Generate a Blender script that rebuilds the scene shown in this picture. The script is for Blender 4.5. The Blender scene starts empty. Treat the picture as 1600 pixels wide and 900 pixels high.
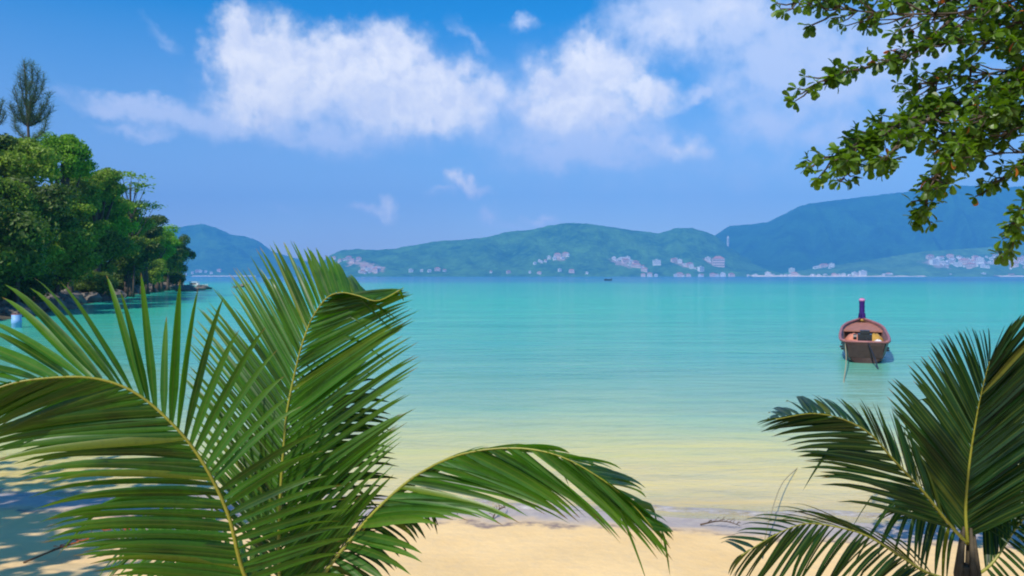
import bpy, math, random
import numpy as np
from mathutils import Vector, Matrix, noise as mnoise
R = math.radians
C = bpy.context.scene.collection
sc = bpy.context.scene

# ------------------------------------------------------------------ camera
CAM_Z, F = 3.3, 1200.0
PITCH = math.atan(19 / F)
cam_d = bpy.data.cameras.new('camera')
cam_d.sensor_width = 36; cam_d.lens = 36 * F / 1600
cam_d.clip_start = 0.05; cam_d.clip_end = 30000
cam = bpy.data.objects.new('camera', cam_d); C.objects.link(cam)
cam.location = (0, 0, CAM_Z); cam.rotation_euler = (R(90) - PITCH, 0, 0)
sc.camera = cam
cam_d.dof.use_dof = False

def at(px, py, Y):
    """point at world depth Y that the photograph shows at (px, py)"""
    k = (450 - py) / F
    dx = (px - 800) / F
    dy = math.cos(PITCH) + k * math.sin(PITCH)
    dz = -math.sin(PITCH) + k * math.cos(PITCH)
    s = Y / dy
    return Vector((dx * s, Y, CAM_Z + dz * s))

# ------------------------------------------------------------------ sun, sky, exposure
SUN_EL = R(50); SUN_AZ = math.atan2(-0.58, -0.81)      # azimuth from +Y towards +X
sun_dir = Vector((math.sin(SUN_AZ) * math.cos(SUN_EL), math.cos(SUN_AZ) * math.cos(SUN_EL), math.sin(SUN_EL)))
sl = bpy.data.lights.new('sun', 'SUN'); sl.energy = 4.2; sl.angle = R(0.5); sl.color = (1, 0.955, 0.88)
so = bpy.data.objects.new('sun', sl); C.objects.link(so)
so.rotation_euler = sun_dir.to_track_quat('Z', 'Y').to_euler()
sc.view_settings.view_transform = 'Standard'; sc.view_settings.look = 'None'
sc.view_settings.exposure = 0.3; sc.view_settings.gamma = 1
sc.view_settings.use_curve_mapping = False
sc.cycles.filter_width = 2.0
sc.cycles.max_bounces = 8; sc.cycles.transparent_max_bounces = 16
sc.cycles.volume_bounces = 1
sc.cycles.caustics_reflective = False; sc.cycles.caustics_refractive = False

class NT:
    def __init__(s, tree): s.t = tree; s.n = tree.nodes; s.l = tree.links
    def new(s, typ, **kw):
        nd = s.n.new(typ)
        for k, v in kw.items(): setattr(nd, k, v)
        return nd
    def put(s, sock, v):
        if isinstance(v, bpy.types.NodeSocket): s.l.new(v, sock)
        elif v is not None: sock.default_value = v
    def math(s, op, a, b=None, c=None, clamp=False):
        nd = s.new('ShaderNodeMath', operation=op, use_clamp=clamp)
        s.put(nd.inputs[0], a); s.put(nd.inputs[1], b); s.put(nd.inputs[2], c)
        return nd.outputs[0]
    def vmath(s, op, a, b=None, scale=None):
        nd = s.new('ShaderNodeVectorMath', operation=op)
        s.put(nd.inputs[0], a); s.put(nd.inputs[1], b)
        if scale is not None: s.put(nd.inputs['Scale'], scale)
        return nd.outputs[0]
    def noise(s, vec, scale, detail=4, rough=0.5, dist=0.0, out='Fac'):
        nd = s.new('ShaderNodeTexNoise'); s.put(nd.inputs['Vector'], vec)
        nd.inputs['Scale'].default_value = scale; nd.inputs['Detail'].default_value = detail
        nd.inputs['Roughness'].default_value = rough; nd.inputs['Distortion'].default_value = dist
        return nd.outputs[out]
    def mapping(s, vec, loc=(0, 0, 0), rot=(0, 0, 0), scale=(1, 1, 1), typ='POINT'):
        nd = s.new('ShaderNodeMapping', vector_type=typ); s.put(nd.inputs[0], vec)
        nd.inputs['Location'].default_value = loc; nd.inputs['Rotation'].default_value = rot
        nd.inputs['Scale'].default_value = scale
        return nd.outputs[0]
    def ramp(s, fac, stops, interp='LINEAR'):
        nd = s.new('ShaderNodeValToRGB'); s.put(nd.inputs[0], fac)
        cr = nd.color_ramp; cr.interpolation = interp
        while len(cr.elements) < len(stops): cr.elements.new(0.5)
        for e, (p, c) in zip(cr.elements, stops):
            e.position = p
            e.color = (c, c, c, 1) if isinstance(c, (int, float)) else (*c, 1)
        return nd.outputs[0]
    def mix(s, fac, a, b, blend='MIX'):
        nd = s.new('ShaderNodeMix', data_type='RGBA', blend_type=blend)
        s.put(nd.inputs[0], fac)
        for i, v in ((6, a), (7, b)):
            if isinstance(v, (tuple, list)): v = (*v[:3], 1)
            s.put(nd.inputs[i], v)
        return nd.outputs[2]
    def rng(s, v, a, b, c=0.0, d=1.0, smooth=False):
        nd = s.new('ShaderNodeMapRange'); nd.clamp = True
        if smooth: nd.interpolation_type = 'SMOOTHSTEP'
        s.put(nd.inputs[0], v)
        for i, x in enumerate((a, b, c, d)): nd.inputs[i + 1].default_value = x
        return nd.outputs[0]

SKY_STRENGTH = 0.10
def build_world():
    w = bpy.data.worlds.new('World'); sc.world = w; w.use_nodes = True
    w.node_tree.nodes.clear()
    g = NT(w.node_tree)
    sky = g.new('ShaderNodeTexSky', sky_type='NISHITA', sun_disc=False)
    sky.sun_elevation = SUN_EL; sky.sun_rotation = SUN_AZ % (2 * math.pi)
    sky.air_density = 1.0; sky.dust_density = 0.3; sky.ozone_density = 3.0; sky.altitude = 0
    hs = g.new('ShaderNodeHueSaturation'); g.put(hs.inputs['Color'], sky.outputs[0])
    hs.inputs['Saturation'].default_value = 1.5; hs.inputs['Value'].default_value = 1.40; hs.inputs['Hue'].default_value = 0.5
    tc = g.new('ShaderNodeTexCoord')
    d = tc.outputs['Generated']
    sx = g.new('ShaderNodeSeparateXYZ'); g.put(sx.inputs[0], d)
    az = g.math('ARCTAN2', sx.outputs[0], sx.outputs[1]); el = g.math('ARCSINE', sx.outputs[2])
    cb = g.new('ShaderNodeCombineXYZ'); g.put(cb.inputs[0], g.math('MULTIPLY', az, F)); g.put(cb.inputs[1], g.math('MULTIPLY', el, F))
    P = cb.outputs[0]
    # lumpy outline: shift the look-up by noise
    w1 = g.vmath('SUBTRACT', g.noise(P, 0.018, 4, 0.55, out='Color'), (0.5, 0.5, 0.5))
    w2 = g.vmath('SUBTRACT', g.noise(P, 0.06, 5, 0.6, out='Color'), (0.5, 0.5, 0.5))
    Pw = g.vmath('ADD', P, g.vmath('ADD', g.vmath('SCALE', w1, scale=62), g.vmath('SCALE', w2, scale=17)))
    def field(lst, k):
        cur = None
        for b in lst:
            px, py, rx, ry = b[:4]; ang = b[4] if len(b) > 4 else 0; wt = b[5] if len(b) > 5 else 1
            v = at(px, py, 100) - Vector((0, 0, CAM_Z))
            a = math.atan2(v.x, v.y) * F; e = math.atan2(v.z, math.hypot(v.x, v.y)) * F
            m = g.mapping(Pw, (a, e, 0), (0, 0, R(ang)), (rx * k, ry * k, 1e4), 'TEXTURE')
            gr = g.new('ShaderNodeTexGradient', gradient_type='SPHERICAL'); g.put(gr.inputs[0], m)
            o = gr.outputs['Fac']
            if wt != 1: o = g.math('MULTIPLY', o, wt)
            cur = o if cur is None else g.math('ADD', g.math('MAXIMUM', cur, o), g.math('MULTIPLY', g.math('MINIMUM', cur, o), 0.25))
        return cur
    core = [(372,50,28,30),(358,88,26,42),(420,85,45,50),(475,95,45,38),(560,70,42,30),(612,88,60,40),(520,118,85,40),
            (640,125,75,38,-15),(700,140,60,30,-15),(745,130,45,24,-25,.8),(380,150,34,42),(440,150,55,36),(640,180,90,26),(685,178,42,26),(405,188,30,16,0,.8),
            (930,78,26,30),(898,108,38,42),(965,112,42,36,-20),(870,150,50,42),(925,165,75,30),(1005,140,48,26,-20),(850,172,36,26,0,.8),
            (1040,50,50,22,-10,.6),(1140,18,60,24,0,.6),(1066,238,40,16,-8,.7),(708,268,15,13,0,1.0),(733,285,30,9,-28,.8),(603,318,14,16,0,1.0),(582,329,32,9,-10,.8),(840,344,22,9,0,.6),(760,338,14,12,0,.55),(690,293,24,7,0,.5)]
    veil = [(560,150,170,70),(500,212,90,20,0,.8),(760,165,45,60,0,.7),(195,168,75,16,-6,1.0),(270,182,80,18,-4,.9),(340,190,70,24,0,.8),(222,207,40,10,0,.7),
            (256,56,28,9,-30,.4),(735,62,40,9,-35,.45),(820,40,20,13,0,.7),(900,185,125,60),(860,235,75,26,0,.7),(1000,228,70,24,0,.7),(1088,152,36,12,25,.8),
            (950,248,170,22,0,.5),(1050,40,95,48,0,.9),(1135,30,120,45,0,.9),(990,15,50,30,0,.6),(1210,100,95,60,0,.85),(1300,110,100,80,0,.8),(1160,150,40,40,0,.6),
            (1190,200,75,32,0,.6),(1270,215,110,34,0,.55),(1420,80,110,110,0,.7),(735,287,34,11,-28,.9),(692,294,30,9,0,.5),(582,330,34,11,-10,.8),
            (762,338,20,15,0,.65),(842,346,26,11,0,.6),(800,352,70,11,0,.5),(440,330,30,10,0,.3),(940,60,60,30,0,.5),(1120,270,420,70,0,.28),(830,110,30,30,0,.4)]
    nz = g.noise(P, 0.024, 7, 0.54)
    nl = g.noise(P, 0.016, 5, 0.6)
    mod = g.math('MULTIPLY_ADD', g.math('SUBTRACT', nz, 0.5), 2.0, 1.0)
    cf = g.math('MULTIPLY', field(core, 1.85), mod); vf = g.math('MULTIPLY', field(veil, 1.55), mod)
    cm = g.rng(cf, 0.14, 0.95, 0, 0.97, True); vm = g.rng(vf, 0.03, 0.85, 0, 0.88, True)
    # scattered cloud overhead and behind, outside the view
    behind = g.rng(el, 0.55, 0.8, 0, 1, True)
    gen = g.math('MULTIPLY', g.rng(g.noise(P, 0.0035, 6, 0.6), 0.55, 0.75, 0, 0.7, True), behind)
    veil_col = (0.60, 0.69, 0.90); cloud_shading = g.math('SUBTRACT', g.noise(Pw, 0.017, 5, 0.55), g.noise(g.vmath('ADD', Pw, (-9, 16, 0)), 0.017, 5, 0.55))
    core_col = g.mix(g.rng(g.math('ADD', cloud_shading, g.math('MULTIPLY', g.math('SUBTRACT', nl, 0.5), 0.25)), -0.17, 0.13), (0.68, 0.73, 0.88), (0.93, 0.93, 0.95))  # lit and shaded sides of the clouds, painted into their colour
    k = 1.0 / SKY_STRENGTH
    def up(c):
        return g.mix(1.0, c, (k, k, k), 'MULTIPLY')
    low = g.math('MULTIPLY', g.rng(el, 0.02, 0.32, 0.85, 0.0), g.rng(g.noise(P, 0.004, 4, 0.5), 0.2, 0.8, 0.7, 1.0))
    c0 = g.mix(low, hs.outputs[0], up((0.40, 0.45, 0.68)))
    c1 = g.mix(g.math('MAXIMUM', vm, gen), c0, up(veil_col))
    c2 = g.mix(cm, c1, up(core_col))
    bg = g.new('ShaderNodeBackground'); g.put(bg.inputs[0], c2); bg.inputs[1].default_value = SKY_STRENGTH
    out = g.new('ShaderNodeOutputWorld'); g.l.new(bg.outputs[0], out.inputs[0])
    w.cycles.sampling_method = 'MANUAL'; w.cycles.sample_map_resolution = 512
build_world()

# ------------------------------------------------------------------ helpers
rnd = random.Random(7)
def mesh_obj(name, V, Fc, mats, parent=None, mi=None, smooth=False):
    me = bpy.data.meshes.new(name)
    me.from_pydata([tuple(v) for v in V] if not isinstance(V, np.ndarray) else V.tolist(), [], Fc)
    for m in (mats if isinstance(mats, (list, tuple)) else [mats]): me.materials.append(m)
    if mi is not None: me.polygons.foreach_set('material_index', mi)
    if smooth: me.polygons.foreach_set('use_smooth', [True] * len(me.polygons))
    me.update()
    o = bpy.data.objects.new(name, me); C.objects.link(o)
    if parent is not None: o.parent = parent
    return o
def tag(o, label=None, cat=None, group=None, kind=None):
    if label: o['label'] = label
    if cat: o['category'] = cat
    if group: o['group'] = group
    if kind: o['kind'] = kind
    return o
def empty(name, loc=(0, 0, 0)):
    o = bpy.data.objects.new(name, None); C.objects.link(o); o.location = loc; o.empty_display_size = 0.2
    return o
def copy_tree(o, parent=None):
    c = o.copy(); C.objects.link(c); c.parent = parent
    for ch in list(o.children): copy_tree(ch, c)
    return c

class MB:
    """collects shapes of one mesh"""
    def __init__(s): s.V = []; s.F = []; s.M = []
    def add(s, V, Fc, m=0):
        b = len(s.V); s.V += [Vector(v) for v in V]; s.F += [tuple(i + b for i in f) for f in Fc]; s.M += [m] * len(Fc)
    def box(s, x0, x1, y0, y1, z0, z1, m=0):
        s.add([(x0,y0,z0),(x1,y0,z0),(x1,y1,z0),(x0,y1,z0),(x0,y0,z1),(x1,y0,z1),(x1,y1,z1),(x0,y1,z1)],
              [(0,3,2,1),(4,5,6,7),(0,1,5,4),(1,2,6,5),(2,3,7,6),(3,0,4,7)], m)
    def tube(s, pts, rad, n=6, m=0, cap=True):
        pts = [Vector(p) for p in pts]
        V = []; Fc = []
        ref = None
        for i, p in enumerate(pts):
            t = (pts[min(i + 1, len(pts) - 1)] - pts[max(i - 1, 0)]).normalized()
            if ref is None: ref = Vector((0, 0, 1)) if abs(t.z) < 0.9 else Vector((1, 0, 0))
            a = t.cross(ref)
            if a.length < 1e-4: a = t.orthogonal()
            a.normalize(); b = a.cross(t).normalized(); ref = b
            r = rad[i] if isinstance(rad, (list, tuple)) else rad
            for k in range(n):
                th = 2 * math.pi * k / n
                V.append(p + a * (r * math.cos(th)) + b * (r * math.sin(th)))
        for i in range(len(pts) - 1):
            for k in range(n):
                Fc.append((i*n+k, i*n+(k+1)%n, (i+1)*n+(k+1)%n, (i+1)*n+k))
        if cap: Fc.append(tuple(range(n))[::-1]); Fc.append(tuple(range((len(pts)-1)*n, len(pts)*n)))
        s.add(V, Fc, m)
    def build(s, name, mats, parent=None, smooth=False, origin=None):
        V = s.V
        if origin is not None: o = Vector(origin); V = [v - o for v in V]
        ob = mesh_obj(name, V, s.F, mats, parent, s.M, smooth)
        if origin is not None: ob.location = origin
        return ob

def catmull(pts, n):
    """n points evenly spread along a Catmull-Rom curve"""
    P = [Vector(p) for p in pts]
    P = [P[0] * 2 - P[1]] + P + [P[-1] * 2 - P[-2]]
    dense = []
    for i in range(1, len(P) - 2):
        p0, p1, p2, p3 = P[i-1:i+3]
        for k in range(16):
            t = k / 16
            dense.append(0.5 * ((2*p1) + (p2-p0)*t + (2*p0-5*p1+4*p2-p3)*t*t + (3*p1-p0-3*p2+p3)*t**3))
    dense.append(P[-2])
    L = [0]
    for a, b in zip(dense, dense[1:]): L.append(L[-1] + (b - a).length)
    out = []; j = 0
    for i in range(n):
        s = L[-1] * i / (n - 1)
        while j < len(L) - 2 and L[j+1] < s: j += 1
        f = (s - L[j]) / max(1e-9, L[j+1] - L[j])
        out.append(dense[j].lerp(dense[j+1], min(1, f)))
    return out

# ------------------------------------------------------------------ materials
def new_mat(name):
    m = bpy.data.materials.new(name); m.use_nodes = True
    m.node_tree.nodes.clear(); g = NT(m.node_tree)
    out = g.new('ShaderNodeOutputMaterial')
    return m, g, out
def principled(g, col, rough=0.6, spec=0.5, **kw):
    b = g.new('ShaderNodeBsdfPrincipled')
    if isinstance(col, (tuple, list)): col = (*col[:3], 1)
    g.put(b.inputs['Base Color'], col); g.put(b.inputs['Roughness'], rough); g.put(b.inputs['Specular IOR Level'], spec)
    return b
def simple(name, col, rough=0.6, spec=0.4, var=0.25, scale=3.0, bump=0.0, bscale=20):
    m, g, out = new_mat(name)
    tc = g.new('ShaderNodeTexCoord'); v = tc.outputs['Object']
    n = g.noise(v, scale, 5, 0.6)
    c = g.mix(g.rng(n, 0.3, 0.7), tuple(x * (1 - var) for x in col), tuple(min(1, x * (1 + var)) for x in col))
    b = principled(g, c, rough, spec)
    if bump:
        bp = g.new('ShaderNodeBump'); bp.inputs['Strength'].default_value = bump; bp.inputs['Distance'].default_value = 0.02
        g.put(bp.inputs['Height'], g.noise(v, bscale, 5, 0.6)); g.l.new(bp.outputs[0], b.inputs['Normal'])
    g.l.new(b.outputs[0], out.inputs[0]); return m
def leaf_mat(name, c1, c2, trans=0.35, tcol=None, rough=0.45, spec=0.5, scale=1.5, objvar=0.15, nscale_coord='Object'):
    m, g, out = new_mat(name)
    tc = g.new('ShaderNodeTexCoord'); v = tc.outputs[nscale_coord]
    n = g.noise(v, scale, 3, 0.6)
    geo = g.new('ShaderNodeNewGeometry')
    c = g.mix(g.rng(n, 0.35, 0.65), c1, c2)
    c = g.mix(g.math('MULTIPLY', geo.outputs['Random Per Island'], 0.6), c, tuple(x * 1.7 for x in c2), 'MIX')
    oi = g.new('ShaderNodeObjectInfo')
    hs = g.new('ShaderNodeHueSaturation'); g.put(hs.inputs['Color'], c)
    g.put(hs.inputs['Value'], g.math('MULTIPLY_ADD', oi.outputs['Random'], 2 * objvar, 1 - objvar))
    b = principled(g, hs.outputs[0], rough, spec)
    tr = g.new('ShaderNodeBsdfTranslucent')
    g.put(tr.inputs[0], g.mix(1.0, hs.outputs[0], tcol or (1.6, 2.0, 0.7), 'MULTIPLY'))
    ms = g.new('ShaderNodeMixShader'); ms.inputs[0].default_value = trans
    g.l.new(b.outputs[0], ms.inputs[1]); g.l.new(tr.outputs[0], ms.inputs[2])
    g.l.new(ms.outputs[0], out.inputs[0]); return m

M = {}
def palm_leaf_mat(name, c1, c2, tipc, trans, spec):
    m, g, out = new_mat(name)
    at_ = g.new('ShaderNodeAttribute', attribute_name='leafco'); sp = g.new('ShaderNodeSeparateColor'); g.put(sp.inputs[0], at_.outputs['Color'])
    s_, mid, rd = sp.outputs
    tc = g.new('ShaderNodeTexCoord'); n = g.noise(tc.outputs['Object'], 5.0, 4, 0.6)
    streak = g.noise(tc.outputs['Object'], 45.0, 3, 0.7)
    c = g.mix(g.rng(n, 0.35, 0.65), c1, c2)
    c = g.mix(g.rng(rd, 0.2, 1.0, 0, 0.85), c, tuple(x * 1.55 for x in c2))
    c = g.mix(g.rng(rd, 0.93, 0.99, 0, 0.55), c, (0.22, 0.20, 0.02))
    c = g.mix(g.rng(streak, 0.5, 0.8, 0, 0.35), c, tuple(x * 0.55 for x in c1))
    c = g.mix(g.rng(s_, 0.45, 1.0, 0, 0.75), c, tipc)
    brown = g.math('MULTIPLY', g.rng(g.math('ADD', s_, g.math('MULTIPLY', g.math('SUBTRACT', streak, 0.5), 0.12)), 0.93, 0.97), g.rng(rd, 0.35, 0.6))
    c = g.mix(brown, c, (0.20, 0.11, 0.04))
    c = g.mix(g.math('MULTIPLY', g.rng(mid, 0.75, 1.0), 0.5), c, (0.13, 0.17, 0.03))
    b = principled(g, c, g.rng(n, 0.3, 0.7, 0.30, 0.5), spec)
    tr = g.new('ShaderNodeBsdfTranslucent'); g.put(tr.inputs[0], g.mix(1.0, c, (2.0, 2.1, 0.3), 'MULTIPLY'))
    ms = g.new('ShaderNodeMixShader'); ms.inputs[0].default_value = trans
    g.l.new(b.outputs[0], ms.inputs[1]); g.l.new(tr.outputs[0], ms.inputs[2]); g.l.new(ms.outputs[0], out.inputs[0]); return m
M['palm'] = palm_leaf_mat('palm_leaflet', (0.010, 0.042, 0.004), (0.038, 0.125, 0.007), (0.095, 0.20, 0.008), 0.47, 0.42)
M['palm_shaded'] = palm_leaf_mat('palm_leaflet_shaded', (0.006, 0.022, 0.005), (0.012, 0.042, 0.007), (0.016, 0.05, 0.008), 0.30, 0.25)  # darker copy of the leaflet colours, with shade painted in
M['rachis'] = simple('palm_rachis', (0.27, 0.26, 0.03), 0.4, 0.5, 0.2, 8)
M['palm_trunk'] = simple('palm_trunk', (0.075, 0.058, 0.035), 0.8, 0.2, 0.4, 12, 0.6, 25)
M['almond'] = leaf_mat('broad_leaf', (0.020, 0.055, 0.005), (0.085, 0.155, 0.010), 0.40, (1.9, 2.0, 0.4), 0.4, 0.5, 2.0, 0.0)
M['almond_red'] = leaf_mat('old_leaf_red', (0.35, 0.05, 0.02), (0.45, 0.16, 0.03), 0.40, (1.3, 1.1, 0.8), 0.45, 0.4, 2.0, 0.0)
M['bark'] = simple('bark', (0.10, 0.075, 0.055), 0.85, 0.2, 0.35, 5, 0.5, 12)
M['bark_pale'] = simple('bark_pale', (0.34, 0.24, 0.16), 0.85, 0.2, 0.3, 2)
M['leaf_dark'] = leaf_mat('foliage_dark', (0.030, 0.058, 0.008), (0.085, 0.13, 0.012), 0.25, None, 0.5, 0.3, 0.5)
M['leaf_mid'] = leaf_mat('foliage_mid', (0.07, 0.125, 0.008), (0.18, 0.25, 0.018), 0.3, None, 0.5, 0.3, 0.5)
M['leaf_bright'] = leaf_mat('foliage_bright', (0.09, 0.20, 0.006), (0.19, 0.34, 0.010), 0.35, None, 0.5, 0.3, 0.5)
M['leaf_grey'] = leaf_mat('foliage_grey', (0.05, 0.085, 0.05), (0.085, 0.12, 0.07), 0.3, None, 0.6, 0.2, 0.5)
M['rock'] = simple('rock', (0.17, 0.145, 0.12), 0.85, 0.25, 0.55, 1.2, 0.8, 4)
M['white_paint'] = simple('white_paint', (0.78, 0.77, 0.74), 0.5, 0.4, 0.06, 1)
M['pink_paint'] = simple('pink_paint', (0.72, 0.55, 0.48), 0.6, 0.3, 0.08, 1)
M['roof_tile'] = simple('roof_tile', (0.42, 0.2, 0.14), 0.8, 0.2, 0.25, 1)
M['roof_grey'] = simple('roof_grey', (0.5, 0.5, 0.52), 0.7, 0.3, 0.15, 1)
M['dark_glass'] = simple('dark_glass', (0.05, 0.07, 0.09), 0.15, 0.6, 0.1, 1)
M['hull_wood'] = simple('hull_wood', (0.15, 0.065, 0.04), 0.5, 0.4, 0.35, 6, 0.3, 30)
M['hull_dark'] = simple('hull_dark', (0.04, 0.024, 0.018), 0.6, 0.3, 0.3, 6)
M['gunwale'] = simple('gunwale_paint', (0.34, 0.13, 0.12), 0.5, 0.4, 0.2, 5)
M['deck'] = simple('deck_wood', (0.36, 0.15, 0.10), 0.6, 0.3, 0.3, 6)
M['purple'] = simple('purple_cloth', (0.04, 0.015, 0.13), 0.8, 0.1, 0.3, 20)
M['pink'] = simple('pink_cloth', (0.6, 0.22, 0.42), 0.8, 0.1, 0.2, 20)
M['orange'] = simple('orange_cloth', (0.55, 0.20, 0.12), 0.7, 0.2, 0.2, 10)
M['yellow'] = simple('yellow_tarp', (0.45, 0.25, 0.04), 0.6, 0.3, 0.2, 10)
M['black'] = simple('black_metal', (0.02, 0.02, 0.022), 0.35, 0.5, 0.2, 10)
M['steel'] = simple('steel', (0.35, 0.35, 0.36), 0.35, 0.6, 0.1, 10)
M['rope'] = simple('rope_fibre', (0.40, 0.34, 0.2), 0.9, 0.1, 0.2, 60)
M['blue_plastic'] = simple('blue_plastic', (0.25, 0.45, 0.75), 0.4, 0.4, 0.08, 5)
M['twig'] = simple('dead_twig', (0.12, 0.08, 0.05), 0.9, 0.1, 0.3, 20)

# ------------------------------------------------------------------ ground sheet and water
SHORE = [(-60,30),(-34,19),(-16,12.6),(-8,11.5),(-3,11.0),(1,10.75),(3,10.3),(6,9.9),(10,10.0),(20,11),(60,20),(400,160),(7000,1500)]
HEAD = [(-60,30),(-40,46),(-38,57),(-42,68),(-55,102),(-68,137),(-80,180),(-88,206),(-98,216),(-118,232),(-170,300),(-600,700),(-7000,2400)]
sx_, sy_ = np.array(SHORE).T
hx, hy = np.array(HEAD).T
def ground_h(x, y):
    """height of the ground; > 0 is land"""
    x = np.asarray(x, float); y = np.asarray(y, float)
    ys = np.interp(x, sx_, sy_)
    u = ys - y                                                       # metres inland of the beach
    beach = np.where(u > 0, u * 0.075 + np.maximum(0, u - 4.5) ** 1.25 * 0.075, np.maximum(-3.2, u * 0.045))
    beach = np.where(u > 0, np.minimum(beach, 1.75 + 0.01 * u), beach)
    xs = np.interp(y, hy, hx)                                        # headland is left of this line
    v = (xs - x) * 0.8
    head = np.where(v > 0, np.minimum(v * 0.32, 2.2 + v * 0.12), np.maximum(-3.2, v * 0.10))
    head = np.where((y > 30), head, -9)
    head = np.where(v > 0, np.minimum(head, 16), head)
    return np.maximum(beach, head)
def axis(lo, hi, a, b, step, grow):
    v = list(np.arange(a, b + 1e-6, step))
    s = step
    while v[-1] < hi: s = min(s * grow, 3.0) if v[-1] < 260 else s * 1.25; v.append(min(hi, v[-1] + s))
    s = step
    while v[0] > lo: s = min(s * grow, 3.0) if v[0] > -200 else s * 1.25; v.insert(0, max(lo, v[0] - s))
    return np.array(v)
M_sand, g, out = new_mat('sand')
geo = g.new('ShaderNodeNewGeometry'); P = geo.outputs['Position']
sp = g.new('ShaderNodeSeparateXYZ'); g.put(sp.inputs[0], P)
n1 = g.noise(P, 0.7, 5, 0.6); n2 = g.noise(P, 6, 6, 0.7); n3 = g.noise(P, 90, 3, 0.6)
dry = g.mix(g.rng(n1, 0.3, 0.7), (0.80, 0.53, 0.23), (0.90, 0.62, 0.29))
dry = g.mix(g.rng(n2, 0.45, 0.75, 0, 0.35), dry, (0.58, 0.45, 0.29))
dry = g.mix(g.rng(n3, 0.62, 0.75, 0, 0.5), dry, (0.34, 0.27, 0.2))
wn = g.math('MULTIPLY_ADD', g.math('SUBTRACT', g.noise(P, 0.9, 5, 0.65), 0.5), 0.09, sp.outputs[2])
wet = g.rng(wn, 0.035, 0.075, 1, 0, True)
wetc = g.mix(g.rng(n2, 0.35, 0.7), (0.40, 0.33, 0.30), (0.52, 0.44, 0.36))
col = g.mix(wet, dry, wetc)
# line of washed-up bits at the reach of the swash
ln = g.math('ABSOLUTE', g.math('SUBTRACT', wn, 0.062))
lines = g.math('MULTIPLY', g.rng(ln, 0.0, 0.009, 1, 0, True), g.rng(g.noise(P, 1.6, 4, 0.7), 0.42, 0.6, 0, 0.8))
col = g.mix(lines, col, (0.16, 0.12, 0.13))
under = g.rng(sp.outputs[2], -0.02, -0.002, 1, 0)
col = g.mix(under, col, (0.80, 0.60, 0.30))
soil = g.rng(g.math('ADD', sp.outputs[0], g.math('MULTIPLY', n1, 4)), -34, -30, 1, 0)
col = g.mix(soil, col, g.mix(g.rng(n1, 0.3, 0.7), (0.05, 0.045, 0.03), (0.12, 0.1, 0.06)))
b = principled(g, col, g.math('MULTIPLY_ADD', wet, -0.38, 0.92), 0.2)
bp = g.new('ShaderNodeBump'); bp.inputs['Strength'].default_value = 0.55; bp.inputs['Distance'].default_value = 0.03
hgt = g.math('ADD', g.math('MULTIPLY', g.noise(P, 2.2, 4, 0.6), 1.6), g.math('MULTIPLY', n2, 0.5))
g.put(bp.inputs['Height'], hgt); g.l.new(bp.outputs[0], b.inputs['Normal']); g.l.new(b.outputs[0], out.inputs[0])

def grid_mesh(name, xs, ys, Z, mat, smooth=True):
    X, Y = np.meshgrid(xs, ys)
    V = np.stack([X.ravel(), Y.ravel(), Z.ravel()], 1)
    nx, ny = len(xs), len(ys)
    i = (np.arange(ny - 1)[:, None] * nx + np.arange(nx - 1)[None, :]).ravel()
    Fc = np.stack([i, i + 1, i + 1 + nx, i + nx], 1).tolist()
    return mesh_obj(name, V, Fc, mat, smooth=smooth)
gx = axis(-6800, 6800, -12, 12, 0.14, 1.05); gy = axis(-280, 5850, 3, 14, 0.14, 1.05)
GX, GY = np.meshgrid(gx, gy)
GZ = ground_h(GX, GY)
near = (np.abs(GX) < 30) & (GY < 16) & (GY > -10)
rs = np.random.RandomState(3)
bumps = np.zeros_like(GZ)
for _ in range(46):
    a = rs.uniform(0, math.pi); k = rs.uniform(0.8, 5.5)
    bumps += np.sin((GX * math.cos(a) + GY * math.sin(a)) * k + rs.uniform(0, 6.3)) / k * 0.012
GZ = GZ + np.where(near & (GZ > 0.04), bumps * np.clip((GZ - 0.04) * 6, 0, 1), np.where(near, bumps * 0.12, 0))
ground = grid_mesh('ground', gx, gy, GZ, M_sand); tag(ground, kind='structure')
def gz(x, y): return float(ground_h(x, y))

# water: one sheet; the colour of the water itself follows its depth over the sand
M_water, g, out = new_mat('sea_water')
geo = g.new('ShaderNodeNewGeometry'); P = geo.outputs['Position']
sp = g.new('ShaderNodeSeparateXYZ'); g.put(sp.inputs[0], P)
yy = g.math('MAXIMUM', sp.outputs[1], 3.0)
patch = g.noise(g.mapping(P, scale=(0.012, 0.03, 1)), 1.0, 4, 0.6)
pa = g.noise(g.mapping(P, scale=(0.10, 0.22, 1)), 1.0, 4, 0.6)
q = g.math('DIVIDE', 4150.0, g.math('MULTIPLY_ADD', sp.outputs[0], 0.05, yy))
q = g.math('MULTIPLY', q, g.math('MULTIPLY_ADD', g.math('SUBTRACT', g.math('MULTIPLY_ADD', g.math('SUBTRACT', pa, 0.5), 0.6, patch), 0.5), 0.55, 1.0))
qq = g.math('DIVIDE', q, 400.0)
wc = g.ramp(qq, [(0.0, (0.035, 0.15, 0.36)), (0.02, (0.035, 0.17, 0.38)), (0.036, (0.03, 0.38, 0.32)), (0.10, (0.03, 0.47, 0.30)), (0.17, (0.055, 0.45, 0.30)),
                 (0.33, (0.12, 0.43, 0.30)), (0.46, (0.22, 0.44, 0.28)), (0.56, (0.37, 0.51, 0.27)), (0.67, (0.60, 0.57, 0.21)), (0.80, (0.80, 0.60, 0.20)), (1.0, (0.74, 0.58, 0.28))])
pt2 = g.rng(g.noise(g.mapping(P, scale=(0.004, 0.012, 1)), 1.0, 3, 0.5), 0.38, 0.62)
wc = g.mix(g.math('MULTIPLY', pt2, g.rng(qq, 0.03, 0.3, 0.35, 0)), wc, (0.10, 0.52, 0.40))
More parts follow.
